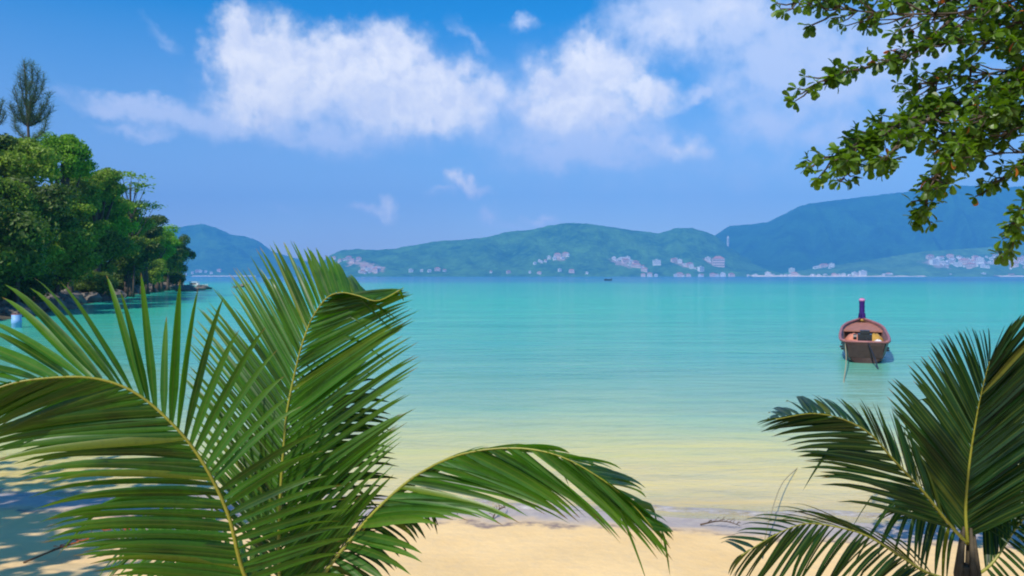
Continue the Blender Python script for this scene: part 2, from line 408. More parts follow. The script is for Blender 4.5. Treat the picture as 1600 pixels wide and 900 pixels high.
strk = g.noise(g.mapping(P, scale=(0.35, 1.6, 1), rot=(0, 0, R(4))), 1.0, 6, 0.65, 0.5)
wc = g.mix(g.rng(strk, 0.50, 0.72, 0, 0.32), wc, g.mix(1.0, wc, (0.55, 0.80, 0.92), 'MULTIPLY'))
mot = g.noise(g.mapping(P, scale=(0.06, 0.22, 1), rot=(0, 0, R(-5))), 1.0, 5, 0.6, 0.8)
wc = g.mix(g.rng(mot, 0.42, 0.66, 0, 0.5), wc, g.mix(1.0, wc, (0.62, 0.84, 0.96), 'MULTIPLY'))
wc = g.mix(g.rng(mot, 0.44, 0.28, 0, 0.35), wc, g.mix(1.0, wc, (1.5, 1.12, 0.95), 'MULTIPLY'))
df = g.new('ShaderNodeBsdfDiffuse'); g.put(df.inputs[0], wc)
tp = g.new('ShaderNodeBsdfTransparent'); g.put(tp.inputs[0], (0.90, 0.97, 0.88, 1))
mt = g.new('ShaderNodeMixShader'); g.put(mt.inputs[0], g.rng(q, 335, 400, 0.0, 0.75, True))
g.l.new(df.outputs[0], mt.inputs[1]); g.l.new(tp.outputs[0], mt.inputs[2])
# ripples
near_w = g.rng(sp.outputs[1], 12, 120, 1, 0)
v1 = g.mapping(P, scale=(0.55, 1.5, 1), rot=(0, 0, R(6)))
h1 = g.noise(v1, 1.0, 5, 0.6, 0.4)
v2 = g.mapping(P, scale=(2.4, 6.5, 1), rot=(0, 0, R(-8)))
h2 = g.noise(v2, 1.0, 4, 0.6, 0.6)
h3 = g.noise(g.mapping(P, scale=(0.05, 0.16, 1)), 1.0, 4, 0.6)
hh = g.math('ADD', g.math('MULTIPLY', h1, 0.07), g.math('ADD', g.math('MULTIPLY', h2, 0.022), g.math('MULTIPLY', h3, 0.5)))
bp = g.new('ShaderNodeBump'); bp.inputs['Strength'].default_value = 0.85; bp.inputs['Distance'].default_value = 1.0
g.put(bp.inputs['Height'], hh)
gl = g.new('ShaderNodeBsdfGlossy'); gl.inputs['Roughness'].default_value = 0.07; gl.inputs['Color'].default_value = (1, 1, 1, 1)
g.l.new(bp.outputs[0], gl.inputs['Normal'])
fr = g.new('ShaderNodeFresnel'); fr.inputs[0].default_value = 1.33; g.l.new(bp.outputs[0], fr.inputs['Normal'])
ff = g.math('MINIMUM', g.math('MULTIPLY', fr.outputs[0], 0.9), 0.46)
mw = g.new('ShaderNodeMixShader'); g.put(mw.inputs[0], ff)
g.l.new(mt.outputs[0], mw.inputs[1]); g.l.new(gl.outputs[0], mw.inputs[2]); g.l.new(mw.outputs[0], out.inputs[0])
wx = np.array([-6790, -800, -100, -30, 0, 30, 100, 800, 6790.]); wy = np.array([-270, 0, 8, 12, 20, 60, 300, 1500, 5840.])
sea = grid_mesh('sea', wx, wy, np.zeros((len(wy), len(wx))), M_water); tag(sea, kind='structure')

# a low swash edge running up the beach
def swash():
    MBs = MB(); V = []; Fc = []
    xs = np.arange(-9, 9.01, 0.12); rows = [(-.26, -.03), (-.10, 0.016), (0.0, 0.030), (0.07, 0.022), (0.13, -.012)]
    for i, x in enumerate(xs):
        w = 0.16 * math.sin(x * 0.9 + 1) + 0.09 * math.sin(x * 2.3) + 0.04 * math.sin(x * 5.1 + 2) + 0.05
        ys = np.interp(x, sx_, sy_) - w + 0.35
        for (dy, z) in rows: V.append((x, ys - dy, z * (0.8 + 0.4 * math.sin(x * 3.7 + 1))))
    n = len(rows)
    for i in range(len(xs) - 1):
        for k in range(n - 1): Fc.append((i*n+k, (i+1)*n+k, (i+1)*n+k+1, i*n+k+1))
    m, g, out = new_mat('swash_water')
    tc = g.new('ShaderNodeTexCoord'); nn = g.noise(g.mapping(tc.outputs['Object'], scale=(2.5, 22, 1)), 1, 6, 0.75)
    b = principled(g, g.mix(g.rng(nn, 0.4, 0.65), (0.36, 0.31, 0.30), (0.74, 0.69, 0.66)), 0.45, 0.3)
    tp = g.new('ShaderNodeBsdfTransparent'); ms = g.new('ShaderNodeMixShader'); g.put(ms.inputs[0], g.rng(g.noise(tc.outputs['Object'], 2.2, 4, 0.7), 0.38, 0.62, 0.15, 0.75))
    g.l.new(tp.outputs[0], ms.inputs[1]); g.l.new(b.outputs[0], ms.inputs[2]); g.l.new(ms.outputs[0], out.inputs[0])
    o = mesh_obj('swash_water', V, Fc, m, smooth=True); tag(o, kind='structure')
swash()

# ------------------------------------------------------------------ far hills
def hill_mat(name, c1, c2, earth=None):
    m, g, out = new_mat(name)
    geo = g.new('ShaderNodeNewGeometry'); P = geo.outputs['Position']
    n = g.noise(P, 0.006, 6, 0.62); n2 = g.noise(P, 0.035, 5, 0.65)
    c = g.mix(g.rng(n, 0.35, 0.65), c1, c2)
    c = g.mix(g.rng(n2, 0.45, 0.75, 0, 0.5), c, tuple(x * 1.9 for x in c2))
    for e in (earth or []):
        p, r, ang, ec = e
        mp = g.mapping(g.vmath('ADD', P, g.vmath('SCALE', g.vmath('SUBTRACT', g.noise(P, 0.03, 4, 0.6, out='Color'), (0.5, 0.5, 0.5)), scale=60)), tuple(p), (0, ang, 0), r, 'TEXTURE')
        gr = g.new('ShaderNodeTexGradient', gradient_type='SPHERICAL'); g.put(gr.inputs[0], mp)
        c = g.mix(g.rng(gr.outputs['Fac'], 0.05, 0.35), c, ec)
    b = principled(g, c, 0.9, 0.1)
    bp = g.new('ShaderNodeBump'); bp.inputs['Strength'].default_value = 0.8; bp.inputs['Distance'].default_value = 22
    g.put(bp.inputs['Height'], g.noise(P, 0.05, 6, 0.7)); g.l.new(bp.outputs[0], b.inputs['Normal'])
    g.l.new(b.outputs[0], out.inputs[0]); return m
HILLS = {}
def hill(key, crest, Y0, Yc, mat, seed, expo=0.9, rough=1.0):
    cx, cy = np.array(crest, float).T
    xs = np.arange(cx[0], cx[-1] + 1, 4.0); nv = 60
    yc = np.interp(xs, cx, cy)
    def hfun(x, v):
        ch = (431 - np.interp(x, cx, cy)) / F * Yc
        return ch
    V = []; Z = {}
    for j in range(nv + 14):
        v = j / nv
        for i, x in enumerate(xs):
            ch = max(0.0, (431 - yc[i]) / F * Yc)
            Y = Y0 + (Yc - Y0) * v
            if v <= 1:
                base = ch * v ** expo
                nz = mnoise.fractal(Vector((x * 0.012 + seed, v * 1.4, seed)), 1.0, 2.1, 5)
                rid = abs(mnoise.noise(Vector((x * 0.02 + seed * 3 + 1.1 * v, v * 0.8, 3.3))))
                amp = min(1, v * 3) * (1 - v) ** 0.7
                z = base * (1 + 0.55 * nz * amp - 0.9 * rid * amp)
                z = min(z, (ch + 3) * Y / Yc * 0.985) if v < 0.97 else z
                z += 0.012 * F * mnoise.noise(Vector((x * 0.16, v * 14, seed + 7))) * 0.28 * min(1, v * 4) * rough
            else:
                z = ch * (1 - (v - 1) * 4) + 3
            if j == 0: z = -4
            V.append(((x - 800) / F * Y, Y, z))
    nx = len(xs)
    Fc = [(j*nx+i, j*nx+i+1, (j+1)*nx+i+1, (j+1)*nx+i) for j in range(nv + 13) for i in range(nx - 1)]
    o = mesh_obj('hills', V, Fc, mat, smooth=True); tag(o, kind='structure')
    HILLS[key] = (np.array(V).reshape(nv + 14, nx, 3), xs, nv)
    return o
def hill_point(key, px, py):
    """the point of the hill's front that stands at about that height and bearing"""
    G, xs, nv = HILLS[key]
    i = int(np.clip(np.searchsorted(xs, px), 0, len(xs) - 1))
    best = None
    for j in range(1, nv + 1):
        p = G[j, i]; e = 431 - (p[2] - CAM_Z) / p[1] * F
        if e <= py or j == nv: best = p; break
    return Vector(((px - 800) / F * best[1], best[1], best[2]))
green1, green2 = (0.02, 0.09, 0.03), (0.07, 0.19, 0.04)
crestA = [(-500,360),(-300,350),(0,360),(150,375),(240,362),(270,356),(300,351),(318,349),(340,356),(362,366),(385,369),(405,376),(425,392),(480,408),(560,415),(640,424),(700,430)]
hill('A', crestA, 4300, 5300, hill_mat('forest_far', green1, green2), 3.1)
crestC = [(1040,428),(1080,400),(1110,372),(1140,352),(1170,350),(1200,346),(1225,334),(1250,321),(1275,316),(1300,313),(1340,308),(1380,303),(1420,299),(1450,293),(1480,289),(1520,290),(1560,293),(1600,290),(1700,280),(1850,300),(2100,330)]
hill('C', crestC, 3600, 4900, hill_mat('forest_mountain', (0.010, 0.05, 0.025), (0.03, 0.12, 0.04)), 8.7)
crestB = [(488,431),(500,412),(515,398),(535,390),(560,388),(590,390),(620,387),(650,382),(680,376),(720,374),(760,370),(790,362),(830,358),(860,351),(890,347),(920,349),(950,353),(980,358),(1005,360),(1030,364),(1055,356),(1080,355),(1105,362),(1122,370),(1140,386),(1165,400),(1200,412),(1240,422),(1290,431)]
HB_mat_points = []
def patch(px, py, rx, ry, ang, Y, c): return ((at(px, py, Y)), (rx / F * Y, 420, ry / F * Y), R(ang), c)
pinkish = (0.50, 0.36, 0.28)
hill('B', crestB, 3300, 4000, hill_mat('forest_ridge', green1, (0.09, 0.23, 0.05), [
    patch(535,408,22,7,0,3350,pinkish), patch(560,413,22,8,20,3350,pinkish), patch(583,420,18,7,15,3350,pinkish),
    patch(878,403,16,4,-12,3400,(0.4,0.32,0.25)), patch(972,411,22,6,22,3400,(0.36,0.30,0.26)), patch(1118,408,14,7,15,3450,pinkish), patch(1070,414,14,4,25,3400,(0.36,0.3,0.26))]), 1.3)
crestD = [(1190,431),(1240,424),(1290,416),(1340,408),(1390,400),(1440,392),(1500,388),(1560,384),(1620,380),(1800,370),(2100,380)]
hill('D', crestD, 3150, 3550, hill_mat('forest_foothill', (0.04, 0.12, 0.04), (0.11, 0.24, 0.07), [patch(1480,412,26,8,0,3250,(0.36,0.31,0.27)), patch(1560,408,30,7,0,3250,(0.34,0.3,0.27))]), 5.9)
# far beach
def far_beach(x0, x1, Y, name):
    V = []; Fc = []
    n = 40
    for i in range(n + 1):
        x = ((x0 + (x1 - x0) * i / n) - 800) / F * Y
        V += [(x, Y - 18, -0.5), (x, Y + 8, 3.2 + 1.2 * math.sin(i * 1.3)), (x, Y + 110, 6.0)]
    for i in range(n):
        for k in range(2): Fc.append((i*3+k, (i+1)*3+k, (i+1)*3+k+1, i*3+k+1))
    o = mesh_obj(name, V, Fc, simple('far_sand', (0.68, 0.58, 0.46), 0.9, 0.1, 0.1, 0.01)); tag(o, kind='structure')
far_beach(1175, 1445, 3140, 'far_beach'); far_beach(1560, 1700, 3120, 'far_beach'); far_beach(300, 400, 4250, 'far_beach')

# ------------------------------------------------------------------ buildings across the bay
def building_mesh(name, w, d, h, roof, wallm, roofm, storeys):
    b = MB(); b.box(-w/2, w/2, -d/2, d/2, -8, h, 0)
    if roof == 'gable':
        b.add([(-w/2-.6,-d/2-.6,h),(w/2+.6,-d/2-.6,h),(w/2+.6,d/2+.6,h),(-w/2-.6,d/2+.6,h),(-w/2,0,h+d*.32),(w/2,0,h+d*.32)],
              [(0,1,5,4),(2,3,4,5),(1,2,5),(3,0,4),(0,3,2,1)], 1)
    elif roof == 'hip':
        b.add([(-w/2-.6,-d/2-.6,h),(w/2+.6,-d/2-.6,h),(w/2+.6,d/2+.6,h),(-w/2-.6,d/2+.6,h),(-w*.2,0,h+d*.34),(w*.2,0,h+d*.34)],
              [(0,1,5,4),(2,3,4,5),(1,2,5),(3,0,4),(0,3,2,1)], 1)
    else:
        b.box(-w/2-.4, w/2+.4, -d/2-.4, d/2+.4, h, h+.7, 1); b.box(-w*.15, w*.1, -d*.2, d*.2, h+.7, h+3, 0)
    k = max(2, int(w / 3.5))
    for s in range(storeys):
        z = 1.0 + s * (h - 0.5) / storeys
        for i in range(k):
            x = -w/2 + (i + .5) * w / k
            b.box(x - w/k*.3, x + w/k*.3, -d/2 - .15, -d/2 + .1, z, z + min(1.9, (h / storeys) * .6), 2)
    o = b.build(name, [M[wallm], M[roofm], M['dark_glass']])
    return o
PB = [building_mesh('hillside_house', 11, 9, 6, 'gable', 'white_paint', 'roof_tile', 2),
      building_mesh('hillside_house', 13, 10, 7, 'hip', 'white_paint', 'roof_grey', 2),
      building_mesh('hotel_block', 20, 12, 15, 'flat', 'white_paint', 'roof_grey', 4),
      building_mesh('hotel_block', 26, 12, 12, 'hip', 'pink_paint', 'roof_tile', 3)]
used = set()
def put_building(k, p, label, group, cat='building', s=1.0, rz=0.0, sz=1.0):
    if k in used: o = PB[k].copy(); C.objects.link(o)
    else: o = PB[k]; used.add(k)
    o.location = p; o.rotation_euler = (0, 0, rz); o.scale = (s, s, s * sz)
    tag(o, label, cat, group); return o
rb = random.Random(21)
def cluster(key, n, x0, x1, yfun, sp, label, group, kinds=(0, 1, 1, 2, 3), s=(0.8, 1.3)):
    for i in range(n):
        px = x0 + (x1 - x0) * (i + rb.uniform(.15, .85)) / n
        if key == 'shore': px = x0 + (x1 - x0) * (0.5 + 0.5 * math.sin(px * 0.11) * rb.random() if rb.random() < .35 else rb.random())
        py = yfun(px) + rb.uniform(-sp, sp)
        p = hill_point(key, px, py) if key in HILLS else at(px, 428, 3170)
        if key == 'shore':
            yy_ = 3165 + rb.uniform(0, 45); p = Vector(((px - 800) / F * yy_, yy_, 4 - rb.uniform(0, 5)))
        p.z = max(p.z, 2)
        put_building(rb.choice(kinds), p, label, group, s=rb.uniform(*s), rz=rb.uniform(-.5, .5))
cluster('B', 12, 562, 592, lambda x: 425 - (x - 562) * .05, 4, 'pale building stepping down the bare headland slope above the far shore', 'buildings on the bare headland slope')
cluster('B', 6, 520, 562, lambda x: 405 + (x - 520) * .1, 3, 'pink roofed building along the top of the bare headland slope', 'buildings on top of the headland slope', (3, 3, 0))
cluster('B', 10, 832, 892, lambda x: 412 - (x - 832) * .2, 3, 'pale house in the small cluster below the highest middle ridge', 'houses below the middle ridge')
cluster('B', 16, 955, 1008, lambda x: 402 + (x - 955) * .38, 3, 'pale house in the diagonal row running down the wooded ridge', 'houses in the diagonal row on the ridge')
cluster('B', 10, 1050, 1098, lambda x: 409 + (x - 1050) * .28, 3, 'pale house between the white block and pink hotel on the ridge', 'houses left of the pink hotel')
cluster('shore', 22, 985, 1180, lambda x: 426, 1, 'low pale waterfront building under the wooded middle ridge', 'waterfront buildings under the middle ridge', s=(0.5, 1.1))
cluster('shore', 34, 1180, 1445, lambda x: 426, 1, 'low pale building behind the long far beach', 'buildings behind the far beach', s=(0.7, 1.15))
cluster('D', 8, 1272, 1302, lambda x: 415, 5, 'pale house climbing the foothill left of the big town', 'houses on the foothill')
cluster('D', 46, 1452, 1530, lambda x: 411, 8, 'small pale building in the dense half of the hillside town', 'buildings in the dense half of the hillside town', s=(0.8, 1.4))
cluster('D', 46, 1530, 1640, lambda x: 411, 9, 'small pale building in the looser right half of the hillside town', 'buildings in the looser half of the hillside town', s=(0.8, 1.4))
cluster('shore', 14, 1450, 1640, lambda x: 427, 1, 'low pale building on the waterline below the hillside town', 'waterline buildings below the town', s=(0.7, 1.1))
cluster('A', 10, 262, 345, lambda x: 427, 3, 'small pale house at the foot of the far blue hill on the left', 'houses at the foot of the left hill', s=(0.8, 1.2))
cluster('B', 5, 640, 700, lambda x: 425, 4, 'lone pale house low on the wooded shore right of the bare headland', 'scattered houses on the wooded shore', s=(0.8, 1.2))
cluster('B', 7, 760, 930, lambda x: 427, 1.5, 'small pale house by the water under the middle ridge', 'scattered houses by the water', s=(0.7, 1.0))
put_building(2, hill_point('B', 1026, 414), 'bright white block standing alone between two house rows on the ridge', None, s=1.7, sz=.8)
o = put_building(3, hill_point('B', 1122, 417), 'large pinkish hotel block at the right end of the wooded ridge', None, 'hotel', s=2.0, sz=1.5)
put_building(2, hill_point('B', 1106, 409), 'white upper wing on the slope left above the large pinkish hotel', None, 'hotel', s=1.2)
put_building(2, hill_point('D', 1237, 418), 'single white building on the lower slope right of the pink hotel', None, s=1.2)
put_building(2, Vector(((1348 - 800) / F * 3150, 3150, 4)), 'brightest white block behind the middle of the far beach', None, s=1.3)
# the slim white tower half way up the mountain
t = empty('tower', hill_point('C', 1137, 387)); tag(t, 'slim white tower rising from the dark blue mountainside', 'tower')
b = MB(); b.box(-4.5, 4.5, -4.5, 4.5, -20, 56); b.build('shaft', M['white_paint'], t)
b = MB(); b.box(-5.5, 5.5, -5.5, 5.5, 56.1, 60); b.box(-3, 3, -3, 3, 60.1, 66); b.build('top', M['white_paint'], t)
b = MB()
for k in range(12): b.box(-3, 3, -4.8, -4.55, 2 + k * 4.4, 4 + k * 4.4)
b.build('window', M['dark_glass'], t)

# ------------------------------------------------------------------ trees of the headland
def crown_mesh(name, seed, n, leaf, lobes, mat, spread=0.36, flat=1.0):
    """leaf clumps through a unit crown (radius about 1)"""
    r = np.random.RandomState(seed)
    cen = []
    for k in range(lobes):
        d = r.normal(size=3); d /= np.linalg.norm(d)
        cen.append((d * r.uniform(0.30, 0.82), r.uniform(spread * .65, spread * 1.25)))
    V = np.zeros((n * 4, 3)); per = []
    idx = r.randint(0, lobes, n)
    for i in range(n):
        c, rad = cen[idx[i]]
        d = r.normal(size=3); d /= np.linalg.norm(d)
        if d[2] < -0.3 and r.rand() < 0.5: d[2] *= -1
        p = c + d * rad * r.uniform(0.55, 1.12) * np.array([1, 1, 0.72])
        nrm = d + r.normal(size=3) * 0.55; nrm /= np.linalg.norm(nrm)
        a = np.cross(nrm, r.normal(size=3)); a /= np.linalg.norm(a); bb = np.cross(nrm, a)
        s = leaf * r.uniform(0.6, 1.35)
        V[i*4:i*4+4] = [p - a*s, p - bb*s*.55 + nrm*s*.15, p + a*s, p + bb*s*.55 + nrm*s*.15]
    V[:, 2] *= flat
    Fc = [(4*i, 4*i+1, 4*i+2, 4*i+3) for i in range(n)]
    me = bpy.data.meshes.new(name); me.from_pydata(V.tolist(), [], Fc); me.materials.append(mat)
    return me, cen
CROWNS = {}
def crown_of(kind, var):
    key = (kind, var)
    if key not in CROWNS:
        CROWNS[key] = crown_mesh('crown', 11 + var * 7 + sum(map(ord, kind)), 13000, 0.050, 26 + 3 * var, M['leaf_' + kind])
    return CROWNS[key]
def tree(px, py, rx, ry, Y, kind, var, label, group='trees on the wooded headland', name='broadleaf_tree', pale=False, cat='tree'):
    c = at(px, py, Y); g0 = gz(c.x, c.y + 1)
    Rx, Rz = rx / F * Y, ry / F * Y
    t = empty(name, (c.x, c.y, max(g0, 0.2) - 0.2)); tag(t, label, cat, group)
    h = c.z - t.location.z
    me, cen = crown_of(kind, var)
    cr = bpy.data.objects.new('crown', me); C.objects.link(cr); cr.parent = t
    cr.location = (0, 0, h); cr.scale = (Rx, (Rx + Rz) * .5, Rz); cr.rotation_euler = (0, 0, rnd.uniform(0, 6.28) if not pale else 0)
    b = MB(); n = 7
    lean = Vector((rnd.uniform(-.6, .6), rnd.uniform(-.6, .6), 0))
    pts = [Vector((0, 0, 0)) + lean * (k / n) ** 1.5 + Vector((0, 0, (h - .1 * Rz) * k / n)) for k in range(n + 1)]
    r0 = 0.05 * (h + Rx) * .5 + .08
    b.tube(pts, [r0 * (1.35 if k == 0 else 1) * (1 - .7 * k / n) for k in range(n + 1)], 7)
    rot = Matrix.Rotation(cr.rotation_euler.z, 3, 'Z')
    for c_, rad in cen[:9]:
        e = rot @ Vector((c_[0] * Rx, c_[1] * (Rx + Rz) * .5, 0)); e.z = h + c_[2] * Rz
        s = pts[n - 3] if e.z > pts[n - 3].z else pts[n - 4]
        m = s.lerp(e, .5) + Vector((0, 0, -.08 * h)) * 0.4
        b.tube([s, m, e], [r0 * .4, r0 * .26, r0 * .1], 5)
    b.build('trunk', M['bark_pale'] if pale else M['bark'], t, True)
    return t
TREES = [  # px, py, rx, ry, depth, foliage, variant, label
 (30,258,62,58,78,'mid',0,'olive green tree right under the feathery casuarina top'),
 (98,250,44,42,92,'bright',1,'bright green domed tree crown between the casuarina and the thin umbrella tree'),
 (-55,250,70,80,76,'dark',2,'dark tree cut by the left edge level with the casuarina foot'),
 (52,335,72,62,74,'dark',0,'dark broad tree below the bright green dome'),
 (-25,375,84,88,62,'dark',1,'very dark tree at the left edge nearest the beach'),
 (120,308,52,46,98,'mid',2,'mid green tree tucked beneath the right side of the bright dome'),
 (155,318,46,42,106,'mid',0,'yellowish green tree on the ridge left of the umbrella tree trunk'),
 (88,402,62,56,80,'mid',1,'mid green tree over the pale rocks in the middle of the headland'),
 (198,350,46,36,122,'mid',2,'green tree directly below the thin umbrella tree'),
 (228,362,40,32,138,'dark',1,'dark green tree on the falling ridge right of the umbrella tree'),
 (160,385,52,46,104,'mid',0,'dull green tree halfway down the middle of the headland slope'),
 (205,402,46,42,120,'dark',2,'dark tree filling the lower slope right of the middle'),
 (252,385,34,32,160,'bright',0,'bright green tree near the headland tip'),
 (240,420,34,26,150,'mid',1,'green tree low over the rocks near the headland tip'),
 (280,402,22,36,186,'dark',0,'dark tree with a pale leaning trunk at the very tip of the headland'),
 (140,440,50,26,98,'dark',1,'low dark tree overhanging the waterline rocks in the middle'),
 (40,440,60,34,70,'dark',2,'low dark tree overhanging the nearest headland rocks'),
 (190,445,36,22,124,'dark',0,'low dark tree behind the waterline rocks right of the middle'),
 (268,430,26,20,178,'dark',2,'low dark tree above the white boats at the headland tip'),
 (150,292,42,36,102,'mid',1,'rounded olive tree on the slope just right of the bright dome'),
 (246,370,36,26,156,'bright',2,'yellowish green tree on the ridge nearest the headland tip'),
 (25,395,66,46,66,'mid',2,'mid green tree between the very dark edge tree and the low overhanging one'),
 (160,345,50,44,108,'bright',2,'light green tree in the very middle of the headland canopy'),
 (222,388,42,34,134,'mid',1,'pale olive tree in front of the ridge right of the umbrella tree'),
 (262,400,32,32,168,'mid',2,'mid green tree between the bright tree and the dark tip tree'),
 (5,320,60,50,70,'mid',0,'olive tree against the left edge below the casuarina foot'),
 (110,355,56,44,90,'mid',2,'olive crown in front of the dome tree, left of the canopy middle'),
 (-110,320,90,130,70,'dark',0,'dark tree mostly beyond the left edge of the view'),
 (-60,150,60,60,90,'mid',1,'tall tree mostly beyond the left edge beside the casuarina'),
]
for i, a in enumerate(TREES):
    if a[0] < -100 or a[0] == -60: continue
    tree(*a[:7], a[7], pale=(i == 14))
# pale leaning trunk at the tip
# umbrella tree and casuarina
def umbrella_tree():
    Y = 118; base = at(208, 400, Y); z0 = max(gz(base.x, base.y), 0) - .2
    t = empty('umbrella_tree', (base.x, base.y, z0)); tag(t, 'thin umbrella shaped tree with open tiers against the sky above the headland', 'tree')
    o = Vector((base.x, base.y, z0)); tr = MB(); lf = MB(); r = random.Random(5)
    top = at(203, 285, Y) - o
    pts = [Vector((0, 0, 0)), top * .4 + Vector((.3, 0, 0)), top * .7 + Vector((-.1, 0, 0)), top]
    tr.tube(catmull(pts, 10), [.18 - .013 * k for k in range(10)], 6)
    tiers = [((178,276),.97),((190,272),1.0),((205,274),1.0),((218,278),.98),((228,290),.9),((180,292),.9),((232,322),.72),((240,325),.7),((178,305),.8),((195,296),.9),((214,300),.86),((222,318),.74),((186,322),.7),((205,322),.7),((170,318),.68),((212,290),.92)]
    for (px, py), s in tiers:
        e = at(px, py, Y + r.uniform(-3, 3)) - o; st = top * (s - .22)
        tr.tube([st, st.lerp(e, .5) + Vector((0, 0, -.25)), e], [.10, .07, .03], 5)
        for k in range(60):
            p = e + Vector((r.gauss(0, .8), r.gauss(0, .8), r.gauss(.1, .22)))
            a = Vector((r.gauss(0, 1), r.gauss(0, 1), r.gauss(0, .3))).normalized() * r.uniform(.22, .42); bb = a.cross(Vector((r.gauss(0, .3), r.gauss(0, .3), 1))).normalized() * a.length * .5
            lf.add([p - a, p - bb, p + a, p + bb], [(0, 1, 2, 3)])
    tr.build('trunk', M['bark'], t, True); lf.build('crown', M['leaf_mid'], t)
umbrella_tree()
def casuarina(px_list, px0, Y, label, seed):
    base = at(px0, 330, Y); z0 = max(gz(base.x, base.y), 0) - .2; o = Vector((base.x, base.y, z0))
    t = empty('casuarina_tree', o); tag(t, label, 'tree', 'casuarina trees'); r = random.Random(seed)
    tr = MB(); lf = MB(); main_top = at(px_list[0][0], px_list[0][1], Y) - o
    main = catmull([Vector((0, 0, 0)), main_top * .5 + Vector((.4, 0, 0)), main_top], 16)
    tr.tube(main, [.32 * (1 - .055 * k) for k in range(16)], 6)
    for (px, py, py0) in px_list:
        e = at(px, py, Y + r.uniform(-1.2, 1.2)) - o
        s = min(main, key=lambda p: abs(p.z - (at(px0, py0, Y) - o).z))
        m = s.lerp(e, .5) + Vector((e.x - s.x, 0, 0)) * .25
        cv = catmull([s, m, e], 12)
        tr.tube(cv, [.09 - .006 * k for k in range(12)], 4)
        for k, p in enumerate(cv[2:]):
            for q in range(30):
                d = Vector((r.gauss(0, .55), r.gauss(0, .55), r.uniform(.15, 1))).normalized() * r.uniform(.35, .85)
                p0 = p + Vector((r.gauss(0, .12), r.gauss(0, .12), r.gauss(0, .2)))
                w = d.cross(Vector((r.gauss(0, 1), r.gauss(0, 1), r.gauss(0, 1)))).normalized() * .018
                lf.add([p0 - w, p0 + w, p0 + d + w * .4, p0 + d - w * .4], [(0, 1, 2, 3)])
    tr.build('trunk', M['bark'], t, True); lf.build('crown', M['leaf_grey'], t)
casuarina([(38,100,160),(50,102,160),(60,112,170),(30,118,180),(68,122,180),(76,148,200),(80,172,210),(24,140,195),(16,165,210),(45,130,190),(56,140,200),(66,165,210),(34,160,205),(48,165,210),(22,185,220),(72,190,220)], 44, 82,
          'tall feathery grey green casuarina rising highest above the headland', 4)
casuarina([(-30,120,190),(-16,150,190),(-4,172,200),(8,178,205),(4,160,200),(-40,150,190)], -30, 84, 'casuarina mostly hidden by the left edge with one branch reaching in', 9)

rsb = random.Random(31)
for i in range(26):
    f = (i + rsb.uniform(.2, .8)) / 26; y = 50 + (210 - 50) * f ** 1.2
    x = float(np.interp(y, hy, hx)) - rsb.uniform(3.0, 6.5)
    g0 = gz(x, y); t = empty('shrub', (x, y, g0 - .1)); s_ = rsb.uniform(1.7, 2.9) * (1 + .35 * f)
    tag(t, 'low dark bush filling the gap between the headland rocks and the tree crowns', 'shrub', 'bushes along the foot of the headland trees')
    me, cen = crown_of('dark' if i % 3 else 'mid', i % 3); cr = bpy.data.objects.new('crown', me); C.objects.link(cr); cr.parent = t
    cr.location = (0, 0, s_ * .75); cr.scale = (s_ * 1.3, s_ * 1.1, s_ * .95); cr.rotation_euler = (0, 0, rsb.uniform(0, 6.28))
    b = MB()
    for k in range(3): b.tube([(0, 0, 0), (.3 * math.cos(k * 2.1), .3 * math.sin(k * 2.1), s_ * .4), (.6 * math.cos(k * 2.1), .6 * math.sin(k * 2.1), s_ * .9)], [.09, .07, .03], 5)
    b.build('stems', M['bark'], t, True)

# ------------------------------------------------------------------ boulders
def rock_mesh(seed):
    import bmesh
    bm = bmesh.new(); bmesh.ops.create_icosphere(bm, subdivisions=3, radius=1)
    for v in bm.verts:
        p = v.co.copy()
        n = mnoise.noise(p * 1.1 + Vector((seed, 0, 0))) * .45 + mnoise.noise(p * 2.6 + Vector((0, seed, 0))) * .2 + mnoise.noise(p * 6 + Vector((0, seed, 0))) * .07
        q = p * (1 + n); q = Vector((round(q.x * 2.2) / 2.2 * .4 + q.x * .6, round(q.y * 2.2) / 2.2 * .4 + q.y * .6, round(q.z * 2.5) / 2.5 * .4 + q.z * .6))
        v.co = q
    me = bpy.data.meshes.new('boulder'); bm.to_mesh(me); bm.free(); me.materials.append(M['rock']); me.materials.clear(); me.materials.append(M['rock'])
    return me
RM = [rock_mesh(s) for s in (1.2, 4.7, 9.1, 13.3, 17.9, 22.4)]
rr = random.Random(12)
def boulder(x, y, s, label, group, z=None, sc_=(1, 1, .7)):
    o = bpy.data.objects.new('boulder', rr.choice(RM)); C.objects.link(o)
    o.location = (x, y, (gz(x, y) if z is None else z)); o.rotation_euler = (rr.uniform(-.3, .3), rr.uniform(-.3, .3), rr.uniform(0, 6.28))
    o.scale = (s * sc_[0] * rr.uniform(.8, 1.3), s * sc_[1] * rr.uniform(.8, 1.2), s * sc_[2] * rr.uniform(.8, 1.3))
    tag(o, label, 'rock', group)
for i in range(120):
    f = (i + rr.random()) / 120
    y = 48 + (218 - 48) * f ** 1.25
    x = float(np.interp(y, hy, hx)) + rr.uniform(-4.5, 0.7)
    s = rr.uniform(.55, 1.5) * (1 + .4 * f)
    if f < .33: lb, gr = 'dark boulder in the nearest stretch of headland shore behind the upright palm leaflets', 'boulders on the nearest headland shore'
    elif f < .7: lb, gr = 'weathered boulder in the middle stretch of shore under the headland trees', 'boulders on the middle headland shore'
    else: lb, gr = 'boulder in the low line of rocks at the headland tip', 'boulders at the headland tip'
    boulder(x, y, s, lb, gr)
